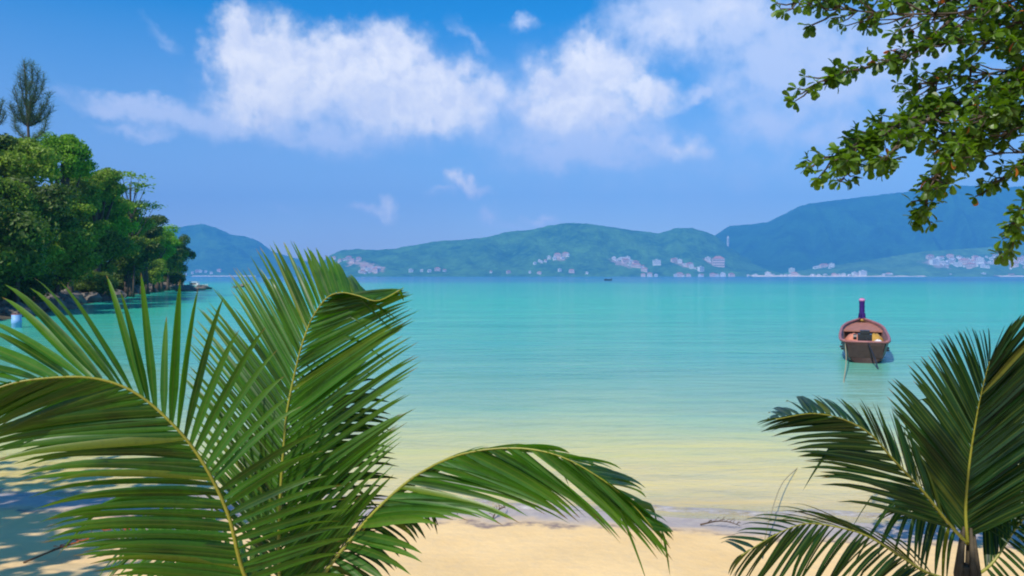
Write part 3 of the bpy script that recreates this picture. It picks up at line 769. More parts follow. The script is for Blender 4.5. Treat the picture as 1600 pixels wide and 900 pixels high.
for k, (px, py, s) in enumerate([(318,452,1.3),(310,453,1.2),(300,454,1.4),(290,455,1.5)]):
    p = at(px, py, 3960 / (py - 431)); boulder(p.x, p.y, s, 'low dark rock in the spit running out from the headland tip', 'rocks of the spit', .2, (1.6, 1, .5))
p = at(376, 449, 225); boulder(p.x, p.y, 1.6, 'single dark rock standing clear in the water beyond the headland tip', None, .1, (1.3, 1, .45))
p = at(366, 451, 215); boulder(p.x, p.y, 1.0, 'small low rock left of the single rock beyond the headland tip', None, .0, (1.3, 1, .4))

# ------------------------------------------------------------------ palms
def frond(parent, origin, rach, sideA, sideB, n, width, mat, r0=.013, seed=1, tw=.25, jit=.02, t0=.12, bend=.05, fold=.35, nA=None, nB=None):
    r = random.Random(seed); O = Vector(origin)
    N = 72
    curve = catmull([at(*p) - O for p in rach], N)
    b = MB(); b.tube(curve, [max(.0022, r0 * (1 - .85 * (k / (N - 1)) ** .8)) for k in range(N)], 7)
    fr_ = b.build('frond', M['rachis'], parent, True)
    lf = MB(); A = []
    def pos(t):
        f = min(max(t, 0), 1) * (N - 1); i = min(int(f), N - 2); return curve[i].lerp(curve[i + 1], f - i)
    def tan(t): return (pos(min(1, t + .02)) - pos(max(0, t - .02))).normalized()
    for si, (side, nn) in enumerate(((sideA, nA or n), (sideB, nB or n))):
        if not side: continue
        keys = [(k[0], at(k[1], k[2], k[3]) - O) for k in side]
        lo, hi = max(t0, keys[0][0]), keys[-1][0]
        for i in range(nn):
            t = lo + (hi - lo) * (i + r.uniform(.3, .7)) / nn
            for j in range(len(keys) - 2):
                if keys[j + 1][0] >= t: break
            else: j = len(keys) - 2
            k0, k1 = keys[j], keys[j + 1]; f = (t - k0[0]) / max(1e-6, k1[0] - k0[0]); f = min(max(f, 0), 1)
            base = pos(t); tg = tan(t)
            tip = k0[1].lerp(k1[1], f)
            L = (tip - base).length
            dv = (tip - base).normalized()
            tip = base + (tip - base) * r.uniform(.93, 1.05) + Vector((r.gauss(0, 1), r.gauss(0, 1), r.gauss(0, 1))) * jit * L
            dv = (tip - base).normalized()
            nrm = dv.cross(tg)
            if nrm.length < .05: nrm = dv.cross(Vector((0, 1, 0)))
            nrm.normalize(); w0 = nrm.cross(dv).normalized()
            ang = r.gauss(0, tw); w0 = (w0 * math.cos(ang) + nrm * math.sin(ang)).normalized()
            bd = bend * r.uniform(.4, 1.5); rdv = r.random(); wv = r.uniform(.72, 1.12)
            broke = r.random() < .05; bs = r.uniform(.45, .75)
            if r.random() < .06: tip = base.lerp(tip, r.uniform(.6, .85)); L = (tip - base).length
            S = 9; V = []; Fc = []
            for k in range(S + 1):
                s = k / S
                p = base.lerp(tip, s) + (tg * (.35 * bd) + Vector((0, 0, bd))) * (L * 4 * s * (1 - s) * .5)
                p.z -= L * .05 * max(0, s - .7) ** 2 * 8 * bend / .05 * r.uniform(.9, 1.1)
                if broke and s > bs: p.z -= (s - bs) * L * .75; p -= dv * (s - bs) * L * .25
                prof = min(1, .45 + s * 3.0) * (1 - s ** 2.6) ** .8 if s < 1 else 0.02
                hw = width * wv * .5 * prof * (0.6 + .4 * min(1, L / .4))
                dn = nrm.cross(dv).cross(dv).normalized()
                dn = dv.cross(w0)
                V += [p - w0 * hw + dn * hw * fold, p, p + w0 * hw + dn * hw * fold]
                A += [s, 0, rdv, 1, s, 1, rdv, 1, s, 0, rdv, 1]
            for k in range(S):
                a = k * 3; Fc += [(a, a+1, a+4, a+3), (a+1, a+2, a+5, a+4)]
            lf.add(V, Fc)
    lo_ = lf.build('leaflets', M[mat], fr_, True)
    ca = lo_.data.color_attributes.new('leafco', 'FLOAT_COLOR', 'POINT'); ca.data.foreach_set('color', A)
    return fr_
def palm_trunk(parent, origin, top, r0):
    """short ringed stem from the ground up to the crown"""
    O = Vector(origin); b = MB(); T = Vector(top) - O
    n = 18; pts = []; rad = []
    for k in range(n + 1):
        f = k / n; pts.append(T * f + Vector((0, 0, 0))); rad.append(r0 * (1.25 - .45 * f) * (1.0 if k % 2 else 1.1))
    b.tube(pts, rad, 12); o = b.build('trunk', M['palm_trunk'], parent, True)
    s = MB(); r = random.Random(3)
    for k in range(7):                                     # sheath bases
        a = k * 2.4; d = Vector((math.cos(a), math.sin(a), 0))
        s.tube([T * .75 + d * r0 * .6, T * .95 + d * r0 * 1.0, T * 1.0 + d * r0 * .5 + Vector((0, 0, .22))], [r0 * .5, r0 * .4, r0 * .15], 6)
    s.build('sheath', M['palm_trunk'], parent, True)

def D(lst, Y):   # (t, px, py[, dY]) -> depth
    return [(k[0], k[1], k[2], Y + (k[3] if len(k) > 3 else 0)) for k in lst]
YL = 3.45
LP = at(445, 985, YL); lp_base = Vector((LP.x, LP.y, gz(LP.x, LP.y) - .05))
left_palm = empty('coconut_palm', lp_base); tag(left_palm, 'young coconut palm with large arching fronds on the left of the beach', 'palm')
palm_trunk(left_palm, lp_base, LP, .09)
F1 = [(445,985,3.45),(385,905,3.35),(355,800,3.28),(312,715,3.22),(262,655,3.17),(205,610,3.12),(140,590,3.06),(60,592,3.0),(0,605,2.96),(-80,640,2.9),(-150,700,2.85)]
F1A = [(.12,540,900),(.16,545,845),(.245,542,790),(.31,515,705),(.358,495,650),(.40,455,575),(.43,420,535),(.45,393,500),(.47,365,472),(.49,315,448),(.525,268,430),(.553,230,422),(.575,178,412),(.59,148,414),(.605,90,430),(.64,45,428),(.675,0,440),(.70,-35,490),(.75,-65,540),(.80,-110,580),(.9,-200,640),(1,-260,760)]
F1B = [(.13,175,900),(.18,135,868),(.26,80,832),(.32,48,792),(.38,50,748),(.43,15,714),(.50,-30,692),(.56,-45,680),(.62,-20,685),(.714,-80,680),(.8,-150,700),(.9,-220,780),(1,-230,840)]
frond(left_palm, lp_base, F1, D(F1A, 3.30), D(F1B, 3.05), 50, .042, 'palm', .0120, 11, .3, .022, bend=.045, nA=48, nB=70)
F2 = [(445,985,3.5),(436,880,3.52),(438,780,3.55),(443,700,3.57),(449,640,3.6),(466,560,3.62),(480,515,3.62),(492,490,3.6),(511,465,3.55),(533,457,3.5),(560,462,3.45),(590,470,3.4),(625,453,3.35)]
F2A = [(.14,310,780),(.2,300,700),(.30,288,600),(.36,286,548),(.42,298,508),(.48,315,468),(.53,340,445),(.57,360,425),(.61,382,404),(.65,400,388),(.69,418,379),(.73,443,374),(.77,468,378),(.80,490,382),(.83,510,398),(.86,530,410),(.89,545,424),(.92,556,440)]
F2B = [(.02,575,800),(.05,600,750),(.09,614,728),(.14,614,704),(.19,624,668),(.25,634,652),(.31,641,638),(.35,643,600),(.39,645,565),(.44,645,533),(.49,643,505),(.55,642,484),(.62,638,467),(.72,632,457),(.9,628,452),(1,632,449)]
frond(left_palm, lp_base, F2, D(F2A, 3.80), D(F2B, 3.50), 84, .029, 'palm', .0105, 23, .32, .015, bend=.018, t0=.02, nB=90)
F3 = [(445,985,3.4),(500,905,3.45),(560,828,3.5),(605,780,3.5),(655,740,3.5),(720,710,3.45),(800,700,3.4),(870,711,3.35),(935,745,3.3),(985,785,3.28),(1020,825,3.26)]
F3A = [(.13,560,990),(.18,610,930),(.2,628,897),(.225,648,878),(.25,672,846),(.27,700,815),(.29,728,804),(.31,748,804),(.33,770,798),(.37,812,802),(.43,858,794),(.52,895,803),(.62,936,812),(.68,985,845),(.74,1022,858),(.8,1040,860),(.88,1050,842),(1,1054,830)]
F3B = [(.25,640,745),(.3,690,722),(.4,745,698),(.5,805,692),(.58,855,697),(.65,892,707),(.72,950,730),(.8,996,748),(.88,1012,785),(.95,1052,818),(1,1054,838)]
frond(left_palm, lp_base, F3, D(F3A, 3.3), D(F3B, 3.65), 50, .040, 'palm', .010, 37, .35, .028, bend=.05)
F4 = [(445,985,3.45),(500,900,3.6),(560,835,3.7),(610,790,3.75),(650,768,3.8),(690,775,3.85)]
frond(left_palm, lp_base, F4, D([(.2,560,950),(.4,600,900),(.6,640,860),(.75,668,830),(.9,700,810),(1,715,800)], 3.7), D([(.2,480,860),(.45,600,780),(.7,660,770),(1,705,790)], 3.95), 22, .04, 'palm_shaded', .01, 41, .4, .04, bend=.1)
F5 = [(445,985,3.5),(390,930,3.8),(320,880,4.0),(250,850,4.2),(190,850,4.4)]
frond(left_palm, lp_base, F5, D([(.15,330,980),(.4,260,940),(.7,180,920),(1,150,900)], 4.1), D([(.15,420,860),(.4,330,790),(.7,240,790),(1,165,830)], 4.4), 28, .04, 'palm', .01, 43, .4, .03, bend=.06)

F6 = [(445,985,3.6),(452,860,3.8),(474,740,3.95),(505,650,4.05),(540,590,4.1)]
frond(left_palm, lp_base, F6, D([(.1,380,880),(.35,385,740),(.6,405,640),(.85,455,570),(1,530,545)], 4.15), D([(.1,560,900),(.35,600,800),(.6,618,720),(.85,615,640),(1,570,560)], 3.95), 36, .034, 'palm_shaded', .010, 47, .35, .03, bend=.04)

RPt = at(1512, 850, 4.3); rp_ground = gz(RPt.x, RPt.y)
rp_base = Vector((RPt.x, RPt.y, rp_ground - .05))
right_palm = empty('coconut_palm', rp_base); tag(right_palm, 'young coconut palm with dark shaded fronds at the right edge', 'palm')
palm_trunk(right_palm, rp_base, RPt - Vector((0, 0, .12)), .05)
G1 = [(1512,850,4.3),(1509,800,4.28),(1512,750,4.25),(1518,700,4.22),(1528,640,4.16),(1538,595,4.1),(1546,565,4.05)]
G1A = [(.04,1440,760),(.12,1415,700),(.2,1400,660),(.28,1390,625),(.36,1390,598),(.44,1403,577),(.52,1425,560),(.6,1443,542),(.68,1460,529),(.76,1481,520),(.84,1501,514),(.92,1520,512),(1,1545,508)]
G1B = [(.04,1640,780),(.15,1690,700),(.3,1720,620),(.45,1720,560),(.6,1710,510),(.75,1690,475),(.88,1650,470),(.96,1600,490),(1,1565,508)]
frond(right_palm, rp_base, G1, D(G1A, 4.4), D(G1B, 4.0), 46, .036, 'palm_shaded', .011, 51, .3, .018, bend=.03, nB=84, t0=.04)
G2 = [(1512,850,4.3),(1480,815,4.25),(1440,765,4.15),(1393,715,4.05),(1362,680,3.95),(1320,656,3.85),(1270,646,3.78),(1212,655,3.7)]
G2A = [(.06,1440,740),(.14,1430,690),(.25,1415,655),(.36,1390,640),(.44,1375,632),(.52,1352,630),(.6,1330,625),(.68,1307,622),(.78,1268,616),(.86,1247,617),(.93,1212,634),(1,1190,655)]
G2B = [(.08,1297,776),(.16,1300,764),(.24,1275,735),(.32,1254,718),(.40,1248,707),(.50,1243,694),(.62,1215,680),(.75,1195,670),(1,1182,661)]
frond(right_palm, rp_base, G2, D(G2A, 4.25), D(G2B, 3.75), 42, .038, 'palm_shaded', .011, 53, .35, .025, bend=.03, nB=30, t0=.05)
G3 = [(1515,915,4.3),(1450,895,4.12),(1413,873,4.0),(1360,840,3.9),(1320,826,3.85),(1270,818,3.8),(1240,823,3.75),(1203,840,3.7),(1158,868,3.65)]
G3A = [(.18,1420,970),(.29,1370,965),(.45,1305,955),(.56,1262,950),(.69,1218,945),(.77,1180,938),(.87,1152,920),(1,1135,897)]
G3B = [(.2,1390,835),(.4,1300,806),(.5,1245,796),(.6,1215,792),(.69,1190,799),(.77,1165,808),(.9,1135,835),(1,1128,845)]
frond(right_palm, rp_base, G3, D(G3A, 3.75), D(G3B, 3.95), 38, .030, 'palm_shaded', .010, 57, .35, .04, bend=.08, nB=26)
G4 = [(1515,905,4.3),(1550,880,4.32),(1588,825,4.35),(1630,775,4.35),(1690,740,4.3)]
frond(right_palm, rp_base, G4, D([(.1,1530,790),(.3,1560,755),(.5,1590,725),(.8,1640,680),(1,1700,690)], 4.5), D([(.1,1580,960),(.3,1625,915),(.5,1665,880),(.8,1720,830),(1,1750,770)], 4.1), 24, .03, 'palm_shaded', .010, 59, .3, .02)
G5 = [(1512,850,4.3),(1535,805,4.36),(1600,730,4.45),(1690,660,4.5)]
frond(right_palm, rp_base, G5, D([(.1,1540,740),(.4,1590,670),(.7,1640,610),(1,1740,600)], 4.7), D([(.1,1570,860),(.3,1620,830),(.6,1690,780),(1,1760,690)], 4.2), 26, .032, 'palm_shaded', .010, 61, .3, .02)
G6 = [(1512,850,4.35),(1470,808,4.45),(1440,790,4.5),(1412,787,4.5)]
frond(right_palm, rp_base, G6, D([(.2,1470,920),(.5,1445,900),(.7,1428,880),(.85,1408,880),(.93,1385,868),(1,1360,842)], 4.4), D([(.3,1390,815),(.7,1370,805),(1,1375,815)], 4.6), 10, .034, 'palm_shaded', .008, 67, .4, .04, bend=.1, nB=5)

# ------------------------------------------------------------------ broad-leaved trees that reach over the beach
LEAF2D = [(-.02, 0), (.18, .16), (.45, .26), (.72, .34), (.92, .24), (1.0, 0)]
def add_leaf(mb, p, d, nrm, L, m=0):
    w = d.cross(nrm).normalized(); n = w.cross(d).normalized()
    V = []; Fc = []
    for (s, h) in LEAF2D:
        c = p + d * (s * L) - n * (L * .18 * s * s)
        V += [c - w * (h * L) + n * (h * L * .28), c, c + w * (h * L) + n * (h * L * .28)]
    for k in range(len(LEAF2D) - 1):
        a = 3 * k; Fc += [(a, a+1, a+4, a+3), (a+1, a+2, a+5, a+4)]
    mb.add(V, Fc, m)
def rosette(lf, tw, start, p, r, nleaf, L, O, redp=.03):
    tw.tube([start - O, start.lerp(p, .5) + Vector((0, 0, -.02)) - O, p - O], [.009, .007, .005], 4)
    ax = (p - start).normalized()
    for k in range(nleaf):
        th = k * 2.4 + r.uniform(-.4, .4)
        a = ax.orthogonal().normalized(); b_ = ax.cross(a)
        d = (a * math.cos(th) + b_ * math.sin(th)) * r.uniform(.7, 1.1) + ax * r.uniform(.1, .7) + Vector((0, 0, -.25))
        d.normalize()
        up = Vector((r.gauss(0, .35), r.gauss(0, .35), 1))
        add_leaf(lf, p + d * .012 - O, d, up, L * r.uniform(.7, 1.25), 1 if r.random() < redp else 0)
def overhang():
    O = Vector((8.6, 3.2, gz(8.6, 3.2) - .1)); r = random.Random(77)
    t = empty('broadleaf_tree', O); tag(t, 'broad leaved tree whose leafy boughs hang into the top right corner', 'tree')
    lf = MB(); tw = MB()
    crown = Vector((7.0, 4.6, 7.2))
    tk = MB(); tk.tube(catmull([O, O + Vector((-.1, .1, 2.5)), O + Vector((-.6, .5, 5)), crown], 14), [.26 - .012 * k for k in range(14)], 10)
    Ys = 6.9
    B = [([(1760,-80),(1560,8),(1430,22),(1330,16),(1245,4)], 34, 125, 7.1),
         ([(1760,-20),(1620,60),(1500,62),(1420,85),(1350,106),(1305,116),(1270,134)], 15, 95, 6.9),
         ([(1780,120),(1640,135),(1540,150),(1450,172),(1370,205),(1312,240),(1278,252)], 20, 140, 7.0),
         ([(1450,172),(1390,205),(1350,232),(1318,278)], 12, 36, 7.1), ([(1500,160),(1430,200),(1395,235),(1378,256)], 14, 34, 6.8),
         ([(1640,150),(1540,200),(1480,250),(1452,300),(1447,338)], 15, 66, 6.7),
         ([(1760,180),(1660,225),(1590,262),(1550,290)], 17, 60, 6.8), ([(1780,220),(1680,262),(1615,312),(1592,345),(1582,388)], 12, 62, 6.6),
         ([(1760,70),(1600,105),(1500,122),(1440,130)], 30, 120, 7.2), ([(1740,170),(1640,185),(1560,208),(1470,216)], 24, 105, 6.9),
         ([(1720,10),(1600,30),(1520,36),(1450,58)], 26, 90, 7.3), ([(1700,200),(1620,235),(1560,240),(1500,255)], 16, 56, 7.0),
         ([(1560,8),(1480,-10),(1380,-25),(1290,-20)], 26, 70, 7.4), ([(1600,105),(1570,160),(1540,180)], 20, 40, 6.6)]
    for pts, rad, cnt, Yb in B:
        P3 = [at(px, py, Yb + .25 * math.sin(i * 1.7 + Yb * 3)) for i, (px, py) in enumerate(pts)]
        if pts[0][0] > 1690: P3 = [crown] + P3
        cv = catmull(P3, 40)
        tw.tube([c - O for c in cv], [.022 * (1 - k / 40) + .005 for k in range(40)], 5)
        for k in range(int(cnt * (1.75 if pts[0][0] > 1690 else 1.3))):
            f = (r.random() ** .8) if pts[0][0] <= 1690 else .12 + .88 * r.random()
            if k < 3: f = 1.0
            s = cv[min(39, int(f * 39))]
            sc2 = rad / F * Yb * (1.15 - .45 * f)
            e = s + Vector((r.gauss(0, .65), r.gauss(0, 1.3), r.gauss(0, .65))) * sc2 + (cv[min(39, int(f * 39) + 1)] - cv[max(0, min(39, int(f * 39) + 1) - 3)]) * .3
            rosette(lf, tw, s, e, r, r.randint(5, 9), .084, O, .012)
    # the rest of the crown, above and behind the view
    for k in range(620):
        while True:
            x = r.uniform(-0.6, 10.5); y = r.uniform(-3.5, 7.2); z = r.uniform(5.9, 8.6)
            if z > CAM_Z + .40 * max(y, 0) + .35 and ((x > 5.2 and y > 2.5) or y < 2.1) and (x > 1.0 or y < 1.4): break
        p = Vector((x, y, z)); s = p + (crown - p).normalized() * .5
        rosette(lf, tw, s, p, r, 8, .17, O, .02)
    for e in ((1.2, 0, 6.9), (3.5, -1.5, 7.4), (5.2, 1, 7.4), (9.3, 5, 7.5), (3, 1, 6.6)):
        e = Vector(e); tk.tube([v - Vector((0, 0, 0)) for v in catmull([crown + Vector((0, 0, -1.2)), crown.lerp(e, .5) + Vector((0, 0, .3)), e], 10)], [.12 - .009 * k for k in range(10)], 6)
    tk.V = [v - O for v in tk.V]
    tk.build('trunk', M['bark'], t, True); tw.build('branches', M['bark'], t, True); lf.build('leaves', [M['almond'], M['almond_red']], t)
overhang()
def shade_tree():
    O = Vector((-14.0, 3.0, gz(-14.0, 3.0) - .1)); r = random.Random(78)
    t = empty('broadleaf_tree', O); tag(t, 'broad leaved tree outside the left edge that shades the lower left sand', 'tree')
    lf = MB(); tw = MB(); tk = MB(); crown = Vector((-11.0, 4.0, 7.0))
    tk.tube([p - O for p in catmull([O, O + Vector((.3, .1, 2.5)), O + Vector((1.4, .4, 5)), crown], 14)], [.28 - .012 * k for k in range(14)], 10)
    for k in range(1150):
        while True:
            x = min(r.gauss(-10.9, 1.7), -7.6); y = r.gauss(4.4, 1.6); z = r.gauss(7.2, .7)
            if z > CAM_Z + .40 * max(y, 0) + .3 or x < -.72 * y - .5: break
        p = Vector((x, y, z)); s = p + (crown - p).normalized() * .5
        rosette(lf, tw, s, p, r, 8, .2, O, .02)
    tk.build('trunk', M['bark'], t, True); tw.build('branches', M['bark'], t, True); lf.build('leaves', [M['almond'], M['almond_red']], t)
shade_tree()

# ------------------------------------------------------------------ long-tail boat
YAW = -math.atan2(552, 1200) + R(1.0)
RB = Matrix.Rotation(YAW, 3, 'Z')
def longtail():
    p0 = at(1352, 566, 29.0); o = Vector((p0.x, 29.0, 0))
    t = empty('longtail_boat', o); tag(t, 'wooden longtail boat moored offshore with purple cloth on its tall prow', 'boat')
    t.rotation_euler = (0, 0, YAW)
    # stations from the stern (y=0) to the prow (y=9): half width, keel z, gunwale z
    st = [(0, .72, -.08, .80), (.6, .83, -.18, .78), (1.5, .88, -.2, .76), (3, .91, -.22, .80), (4.5, .89, -.22, .87), (6, .84, -.18, .97), (7.2, .66, -.08, 1.06), (8.2, .38, .12, 1.13), (8.9, .08, .45, 1.2)]
    def section(w, zk, zg, off=0.0):
        pr = []
        for k in range(9):
            a = -1 + 2 * k / 8
            x = w * math.copysign(abs(a) ** .55, a) if a else 0
            z = zk + (zg - zk) * abs(a) ** 2.3
            pr.append((x * (1 - off), z + off * .3))
        return pr
    V = []; Fc = []; Ms = []; n = 9
    for (y, w, zk, zg) in st: V += [(x, y, z) for x, z in section(w, zk, zg)]
    for i in range(len(st) - 1):
        for k in range(n - 1): Fc.append((i*n+k, i*n+k+1, (i+1)*n+k+1, (i+1)*n+k)); Ms.append(0 if k in (0, 1, 6, 7) else 1)
    Fc.append(tuple(range(n))); Ms.append(1)
    b = MB(); b.V = [Vector(v) for v in V]; b.F = Fc; b.M = Ms
    hull = b.build('hull', [M['hull_wood'], M['hull_dark']], t, True)
    md = hull.modifiers.new('thick', 'SOLIDIFY'); md.thickness = .04; md.offset = 1
    gw = MB()
    for s in (-1, 1): gw.tube(catmull([(s * w, y, zg + .02) for (y, w, zk, zg) in st], 30), .062, 6)
    gw.tube([(-.72, 0, .80), (.72, 0, .80)], .05, 6)
    gw.build('gunwale', M['gunwale'], t, True)
    dk = MB()
    for y, hw, z in ((1.3, .86, .38), (2.6, .92, .36), (3.9, .88, .38), (5.2, .78, .46)): dk.box(-hw, hw, y - .17, y + .17, z, z + .05)
    dk.build('bench', M['hull_wood'], t)
    fd = MB()
    fd.add([(-.80, 5.7, .86), (.80, 5.7, .86), (.62, 7.2, .98), (-.62, 7.2, .98), (-.28, 8.3, 1.07), (.28, 8.3, 1.07), (-.80, 5.7, .80), (.80, 5.7, .80)], [(0, 1, 2, 3), (3, 2, 5, 4), (6, 7, 1, 0)])
    fd.build('foredeck', M['deck'], t)
    pw = MB(); pw.tube(catmull([(0, 8.75, .5), (0, 9.0, 1.2), (0, 9.12, 1.75), (0, 9.12, 2.22)], 10), [.10, .10, .095, .09, .085, .08, .08, .078, .075, .07], 8)
    prow = pw.build('prow_post', M['hull_wood'], t, True)
    cl = MB(); cl.tube(catmull([(0, 9.0, 1.18), (0, 9.1, 1.7), (0, 9.12, 2.1)], 14), [.125 + .01 * math.sin(k * 2.3) for k in range(14)], 9)
    for k in range(6):
        a = k * 1.05; cl.add([(.1*math.cos(a), 9.0+.1*math.sin(a), 1.5), (.16*math.cos(a+.3), 9.0+.16*math.sin(a+.3), 1.5), (.2*math.cos(a+.2), 9.0+.2*math.sin(a+.2), .95), (.13*math.cos(a), 9.0+.13*math.sin(a), .98)], [(0, 1, 2, 3)])
    cl.build('prow_cloth', M['purple'], prow, True)
    pk = MB(); pk.tube([(0, 9.12, 2.06), (0, 9.12, 2.14), (0, 9.12, 2.2)], [.135, .15, .09], 9); pk.build('ribbon', M['pink'], prow, True)
    gl_ = MB(); gl_.tube([(0, 8.93, 1.06), (0, 8.97, 1.14), (0, 8.98, 1.2)], [.15, .18, .14], 9); gl_.build('garland', M['yellow'], prow, True)
    # engine on its pivot at the stern with the long shaft
    eng = MB(); eng.box(-.26, .24, .35, .95, .80, 1.06); eng.box(-.18, .16, .45, .85, 1.07, 1.2); eng.tube([(-.02, .6, .3), (-.02, .6, .8)], .05, 6); eng.tube([(-.3, .5, .95), (-.42, .5, .95)], .11, 8)
    en = eng.build('engine', M['black'], t)
    sh = MB(); sh.tube([(.02, .4, .92), (.25, -1.0, .42), (.42, -2.2, -.12)], .025, 6); sh.build('propeller_shaft', M['black'], en)
    hd = MB(); hd.tube([(-.02, .9, 1.0), (-.1, 1.6, 1.12), (-.12, 1.9, 1.1)], .02, 6); hd.build('tiller', M['steel'], en)
    tr = MB(); tr.box(-.60, .60, -.03, .02, .2, .68); tr.build('transom', M['hull_dark'], t)
    # things lying in the boat
    cg = MB(); r = random.Random(2)
    def heap(x, y, z, sx, sy, sz, name, mat, label, cat):
        V = []; Fc = []; n, m = 12, 6
        for j in range(m + 1):
            for i in range(n):
                a = 2 * math.pi * i / n; e = (j / m) * math.pi / 2
                q = 1 + .22 * mnoise.noise(Vector((math.cos(a) * 1.6 + x * 3, math.sin(a) * 1.6, e * 2)))
                V.append((sx * math.cos(a) * math.cos(e) * q, sy * math.sin(a) * math.cos(e) * q, sz * math.sin(e) * q))
        for j in range(m):
            for i in range(n): Fc.append((j*n+i, j*n+(i+1)%n, (j+1)*n+(i+1)%n, (j+1)*n+i))
        ob = mesh_obj(name, V, Fc, M[mat], smooth=True); ob.location = o + RB @ Vector((x, y, z)); ob.rotation_euler = (0, 0, YAW); tag(ob, label, cat)
    heap(-.38, 3.0, .40, .42, .7, .48, 'life_vests', 'orange', 'heap of salmon orange life vests on the left side inside the longtail boat', 'life vests')
    heap(.42, 3.6, .42, .38, .6, .44, 'tarpaulin', 'yellow', 'folded yellow tarpaulin on the right side inside the longtail boat', 'tarpaulin')
    heap(.48, 1.4, .42, .26, .4, .36, 'cushion', 'white_paint', 'pale cushion near the stern on the right side of the longtail boat', 'cushion')
    return o
bo = longtail()
# mooring line: stern to the water, under, and up again on to the beach
p1 = bo + RB @ Vector((-.70, 0, .72)); pts = [p1, at(1322, 575, 27.0), at(1318, 602, 23.6)]
pts[1].z = .3; pts[2].z = -.02
rope = catmull(pts, 14)
rope += [Vector((at(1300,640,18.5).x, 19.5, -.35)), Vector((at(1270, 690, 15).x, 15.5, -.3))]
q1 = at(1248, 728, 13.3); q1.z = -.02; q2 = at(1222, 765, 11.6); q2.z = .05 + .1; q3 = at(1203, 800, 9.9); q4 = at(1190, 835, 8.6); q4.z = gz(q4.x, q4.y) + .02; q3.z = gz(q3.x, q3.y) + .14
rope += catmull([q1, q2, q3, q4], 16)
b = MB(); b.tube(rope, [.016] * 16 + [.007] * 16, 5); o = b.build('mooring_rope', M['rope'], None, True, origin=q4)
tag(o, 'thin mooring rope running from the longtail boat stern to the beach', 'rope')

# ------------------------------------------------------------------ small boats
def small_boat(px, py, L, label, mat='white_paint', cabin=True, rz=0.0, cat='boat', group=None):
    Y = 3960 / (py - 431); p = at(px, py, Y)
    t = empty('motor_boat' if cabin else 'open_boat', (p.x, p.y, 0)); t.rotation_euler = (0, 0, rz); tag(t, label, cat, group)
    st = [(-.5, .15, 0, .13), (-.2, .17, -.01, .13), (.15, .155, -.01, .145), (.38, .09, .0, .165), (.5, .005, .05, .19)]
    b = MB(); V = []; n = 5
    for (x, w, zk, zg) in st: V += [(x*L, -w*L, zg*L), (x*L, -w*.8*L, (zk+zg)*.4*L), (x*L, 0, (zk-.02)*L), (x*L, w*.8*L, (zk+zg)*.4*L), (x*L, w*L, zg*L)]
    Fc = [(i*n+k, i*n+k+1, (i+1)*n+k+1, (i+1)*n+k) for i in range(4) for k in range(4)] + [(4, 3, 2, 1, 0)] + [(i*n, i*n+n, i*n+n+4, i*n+4) for i in range(4)]
    b.add(V, Fc); b.build('hull', M[mat], t)
    if cabin:
        c = MB(); c.box(-.22*L, .12*L, -.11*L, .11*L, .135*L, .23*L); c.build('cabin', M[mat], t)
        c = MB(); c.box(-.26*L, .1*L, -.13*L, .13*L, .262*L, .28*L)
        for s in (-1, 1): c.box(-.24*L, -.23*L, s*.11*L-.02, s*.11*L+.02, .13*L, .262*L); c.box(.07*L, .08*L, s*.11*L-.02, s*.11*L+.02, .13*L, .262*L)
        c.build('canopy', M['white_paint'], t)
        c = MB(); c.box(-.18*L, .08*L, -.113*L, -.1105*L, .16*L, .215*L); c.build('window', M['dark_glass'], t)
    else:
        c = MB(); c.tube([(.49*L, 0, .18*L), (.52*L, 0, .34*L)], .02*L, 5); c.build('prow_post', M[mat], t)
        c = MB(); c.box(-.35*L, -.2*L, -.05*L, .05*L, .13*L, .22*L); c.build('engine', M['black'], t)
small_boat(306, 450.5, 6.4, 'white motor boat moored off the rocks of the headland tip')
small_boat(281, 449, 4.8, 'smaller white boat half hidden behind the rocks at the headland tip', rz=2.6)
small_boat(950, 438.2, 5.6, 'tiny dark open boat far out under the wooded ridge', 'hull_dark', False, .1)
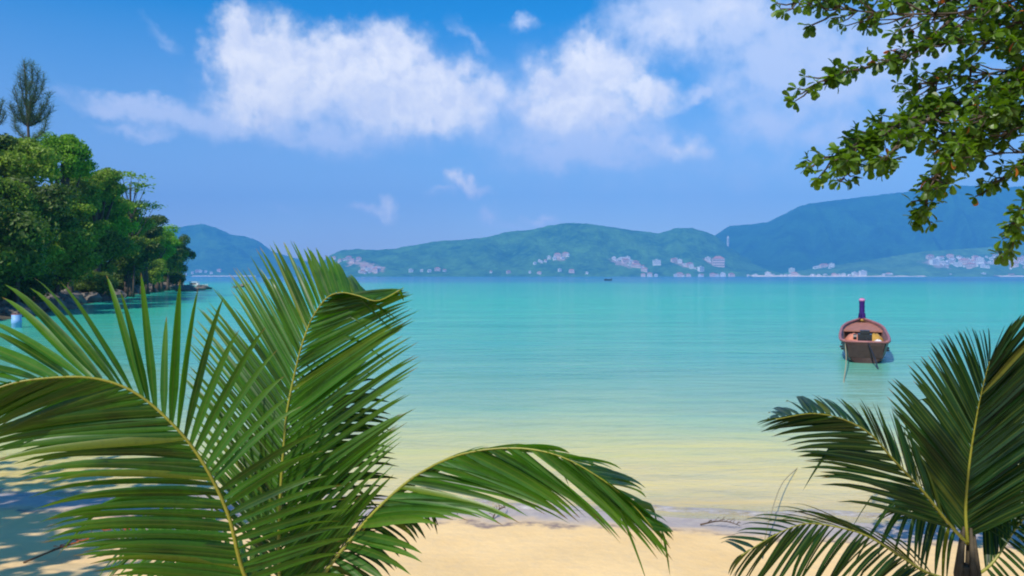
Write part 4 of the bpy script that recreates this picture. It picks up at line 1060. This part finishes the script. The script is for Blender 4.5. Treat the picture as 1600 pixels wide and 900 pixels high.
# pale blue drum among the near rocks
p = at(26, 512, 49); zz = gz(p.x, p.y)
t = empty('drum', (p.x, p.y, max(zz, 0) - .05)); tag(t, 'small pale blue drum at the water edge by the nearest dark rocks', 'drum')
b = MB(); b.tube([(0, 0, z) for z in (0, .02, .28, .30, .55, .57, .84, .86)], [.27, .29, .28, .30, .30, .28, .29, .27], 16); b.build('body', M['blue_plastic'], t, True)
b = MB(); b.tube([(0, 0, .862), (0, 0, .92)], .26, 16); b.build('lid', M['gunwale'], t)

# ------------------------------------------------------------------ beach litter
def twig(px, py, L, label, seed, rz, name='dead_twig', leafy=False):
    r = random.Random(seed); Y = 8.0
    for _ in range(20):
        p = at(px, py, Y); Y += (p.z - gz(p.x, p.y)) * 1.6
    o = Vector((p.x, p.y, gz(p.x, p.y) + .02)); b = MB(); rot = Matrix.Rotation(rz, 3, 'Z'); lv = MB()
    main = catmull([rot @ Vector(v) for v in ((-.5*L, 0, 0), (-.1*L, .04*L, .1*L), (.2*L, -.03*L, .13*L), (.5*L, .02*L, .03*L))], 12)
    b.tube(main, [.012 - .0007 * k for k in range(12)], 5)
    for k in range(2, 11):
        for s in (-1, 1):
            if r.random() < .7:
                d = rot @ Vector((r.uniform(.05, .2) * L, s * r.uniform(.05, .18) * L, r.uniform(0, .12) * L)); e = main[k] + d
                b.tube([main[k], main[k].lerp(e, .6) + Vector((0, 0, .01)), e], .004, 4)
                if leafy:
                    for q in range(3): add_leaf(lv, e, Vector((r.gauss(0, 1), r.gauss(0, 1), .2)).normalized(), Vector((0, 0, 1)), .07)
    t = empty(name, o); tag(t, label, 'twig'); b.build('stem', M['twig'], t, True)
    if leafy: lv.build('leaves', [M['almond_red']], t)
twig(128, 868, 1.1, 'dead twig with dry leaves on the shaded sand in the lower left corner', 3, .5, leafy=True)
twig(780, 806, .5, 'short dark stick on the wash line under the arching palm frond', 8, 1.2)
twig(1125, 824, .5, 'thin curved stick on the wash line right of the frond tip', 9, -.2)

# ------------------------------------------------------------------ haze
hz, g, out = new_mat('haze')
pv = g.new('ShaderNodeVolumePrincipled'); pv.inputs['Color'].default_value = (0.09, 0.36, 0.76, 1)
pv.inputs['Density'].default_value = 0.00021; pv.inputs['Anisotropy'].default_value = -0.2
g.l.new(pv.outputs[0], out.inputs['Volume'])
b = MB(); b.box(-6900, 6900, -300, 5900, -6, 620)
o = b.build('haze', hz); tag(o, kind='stuff')
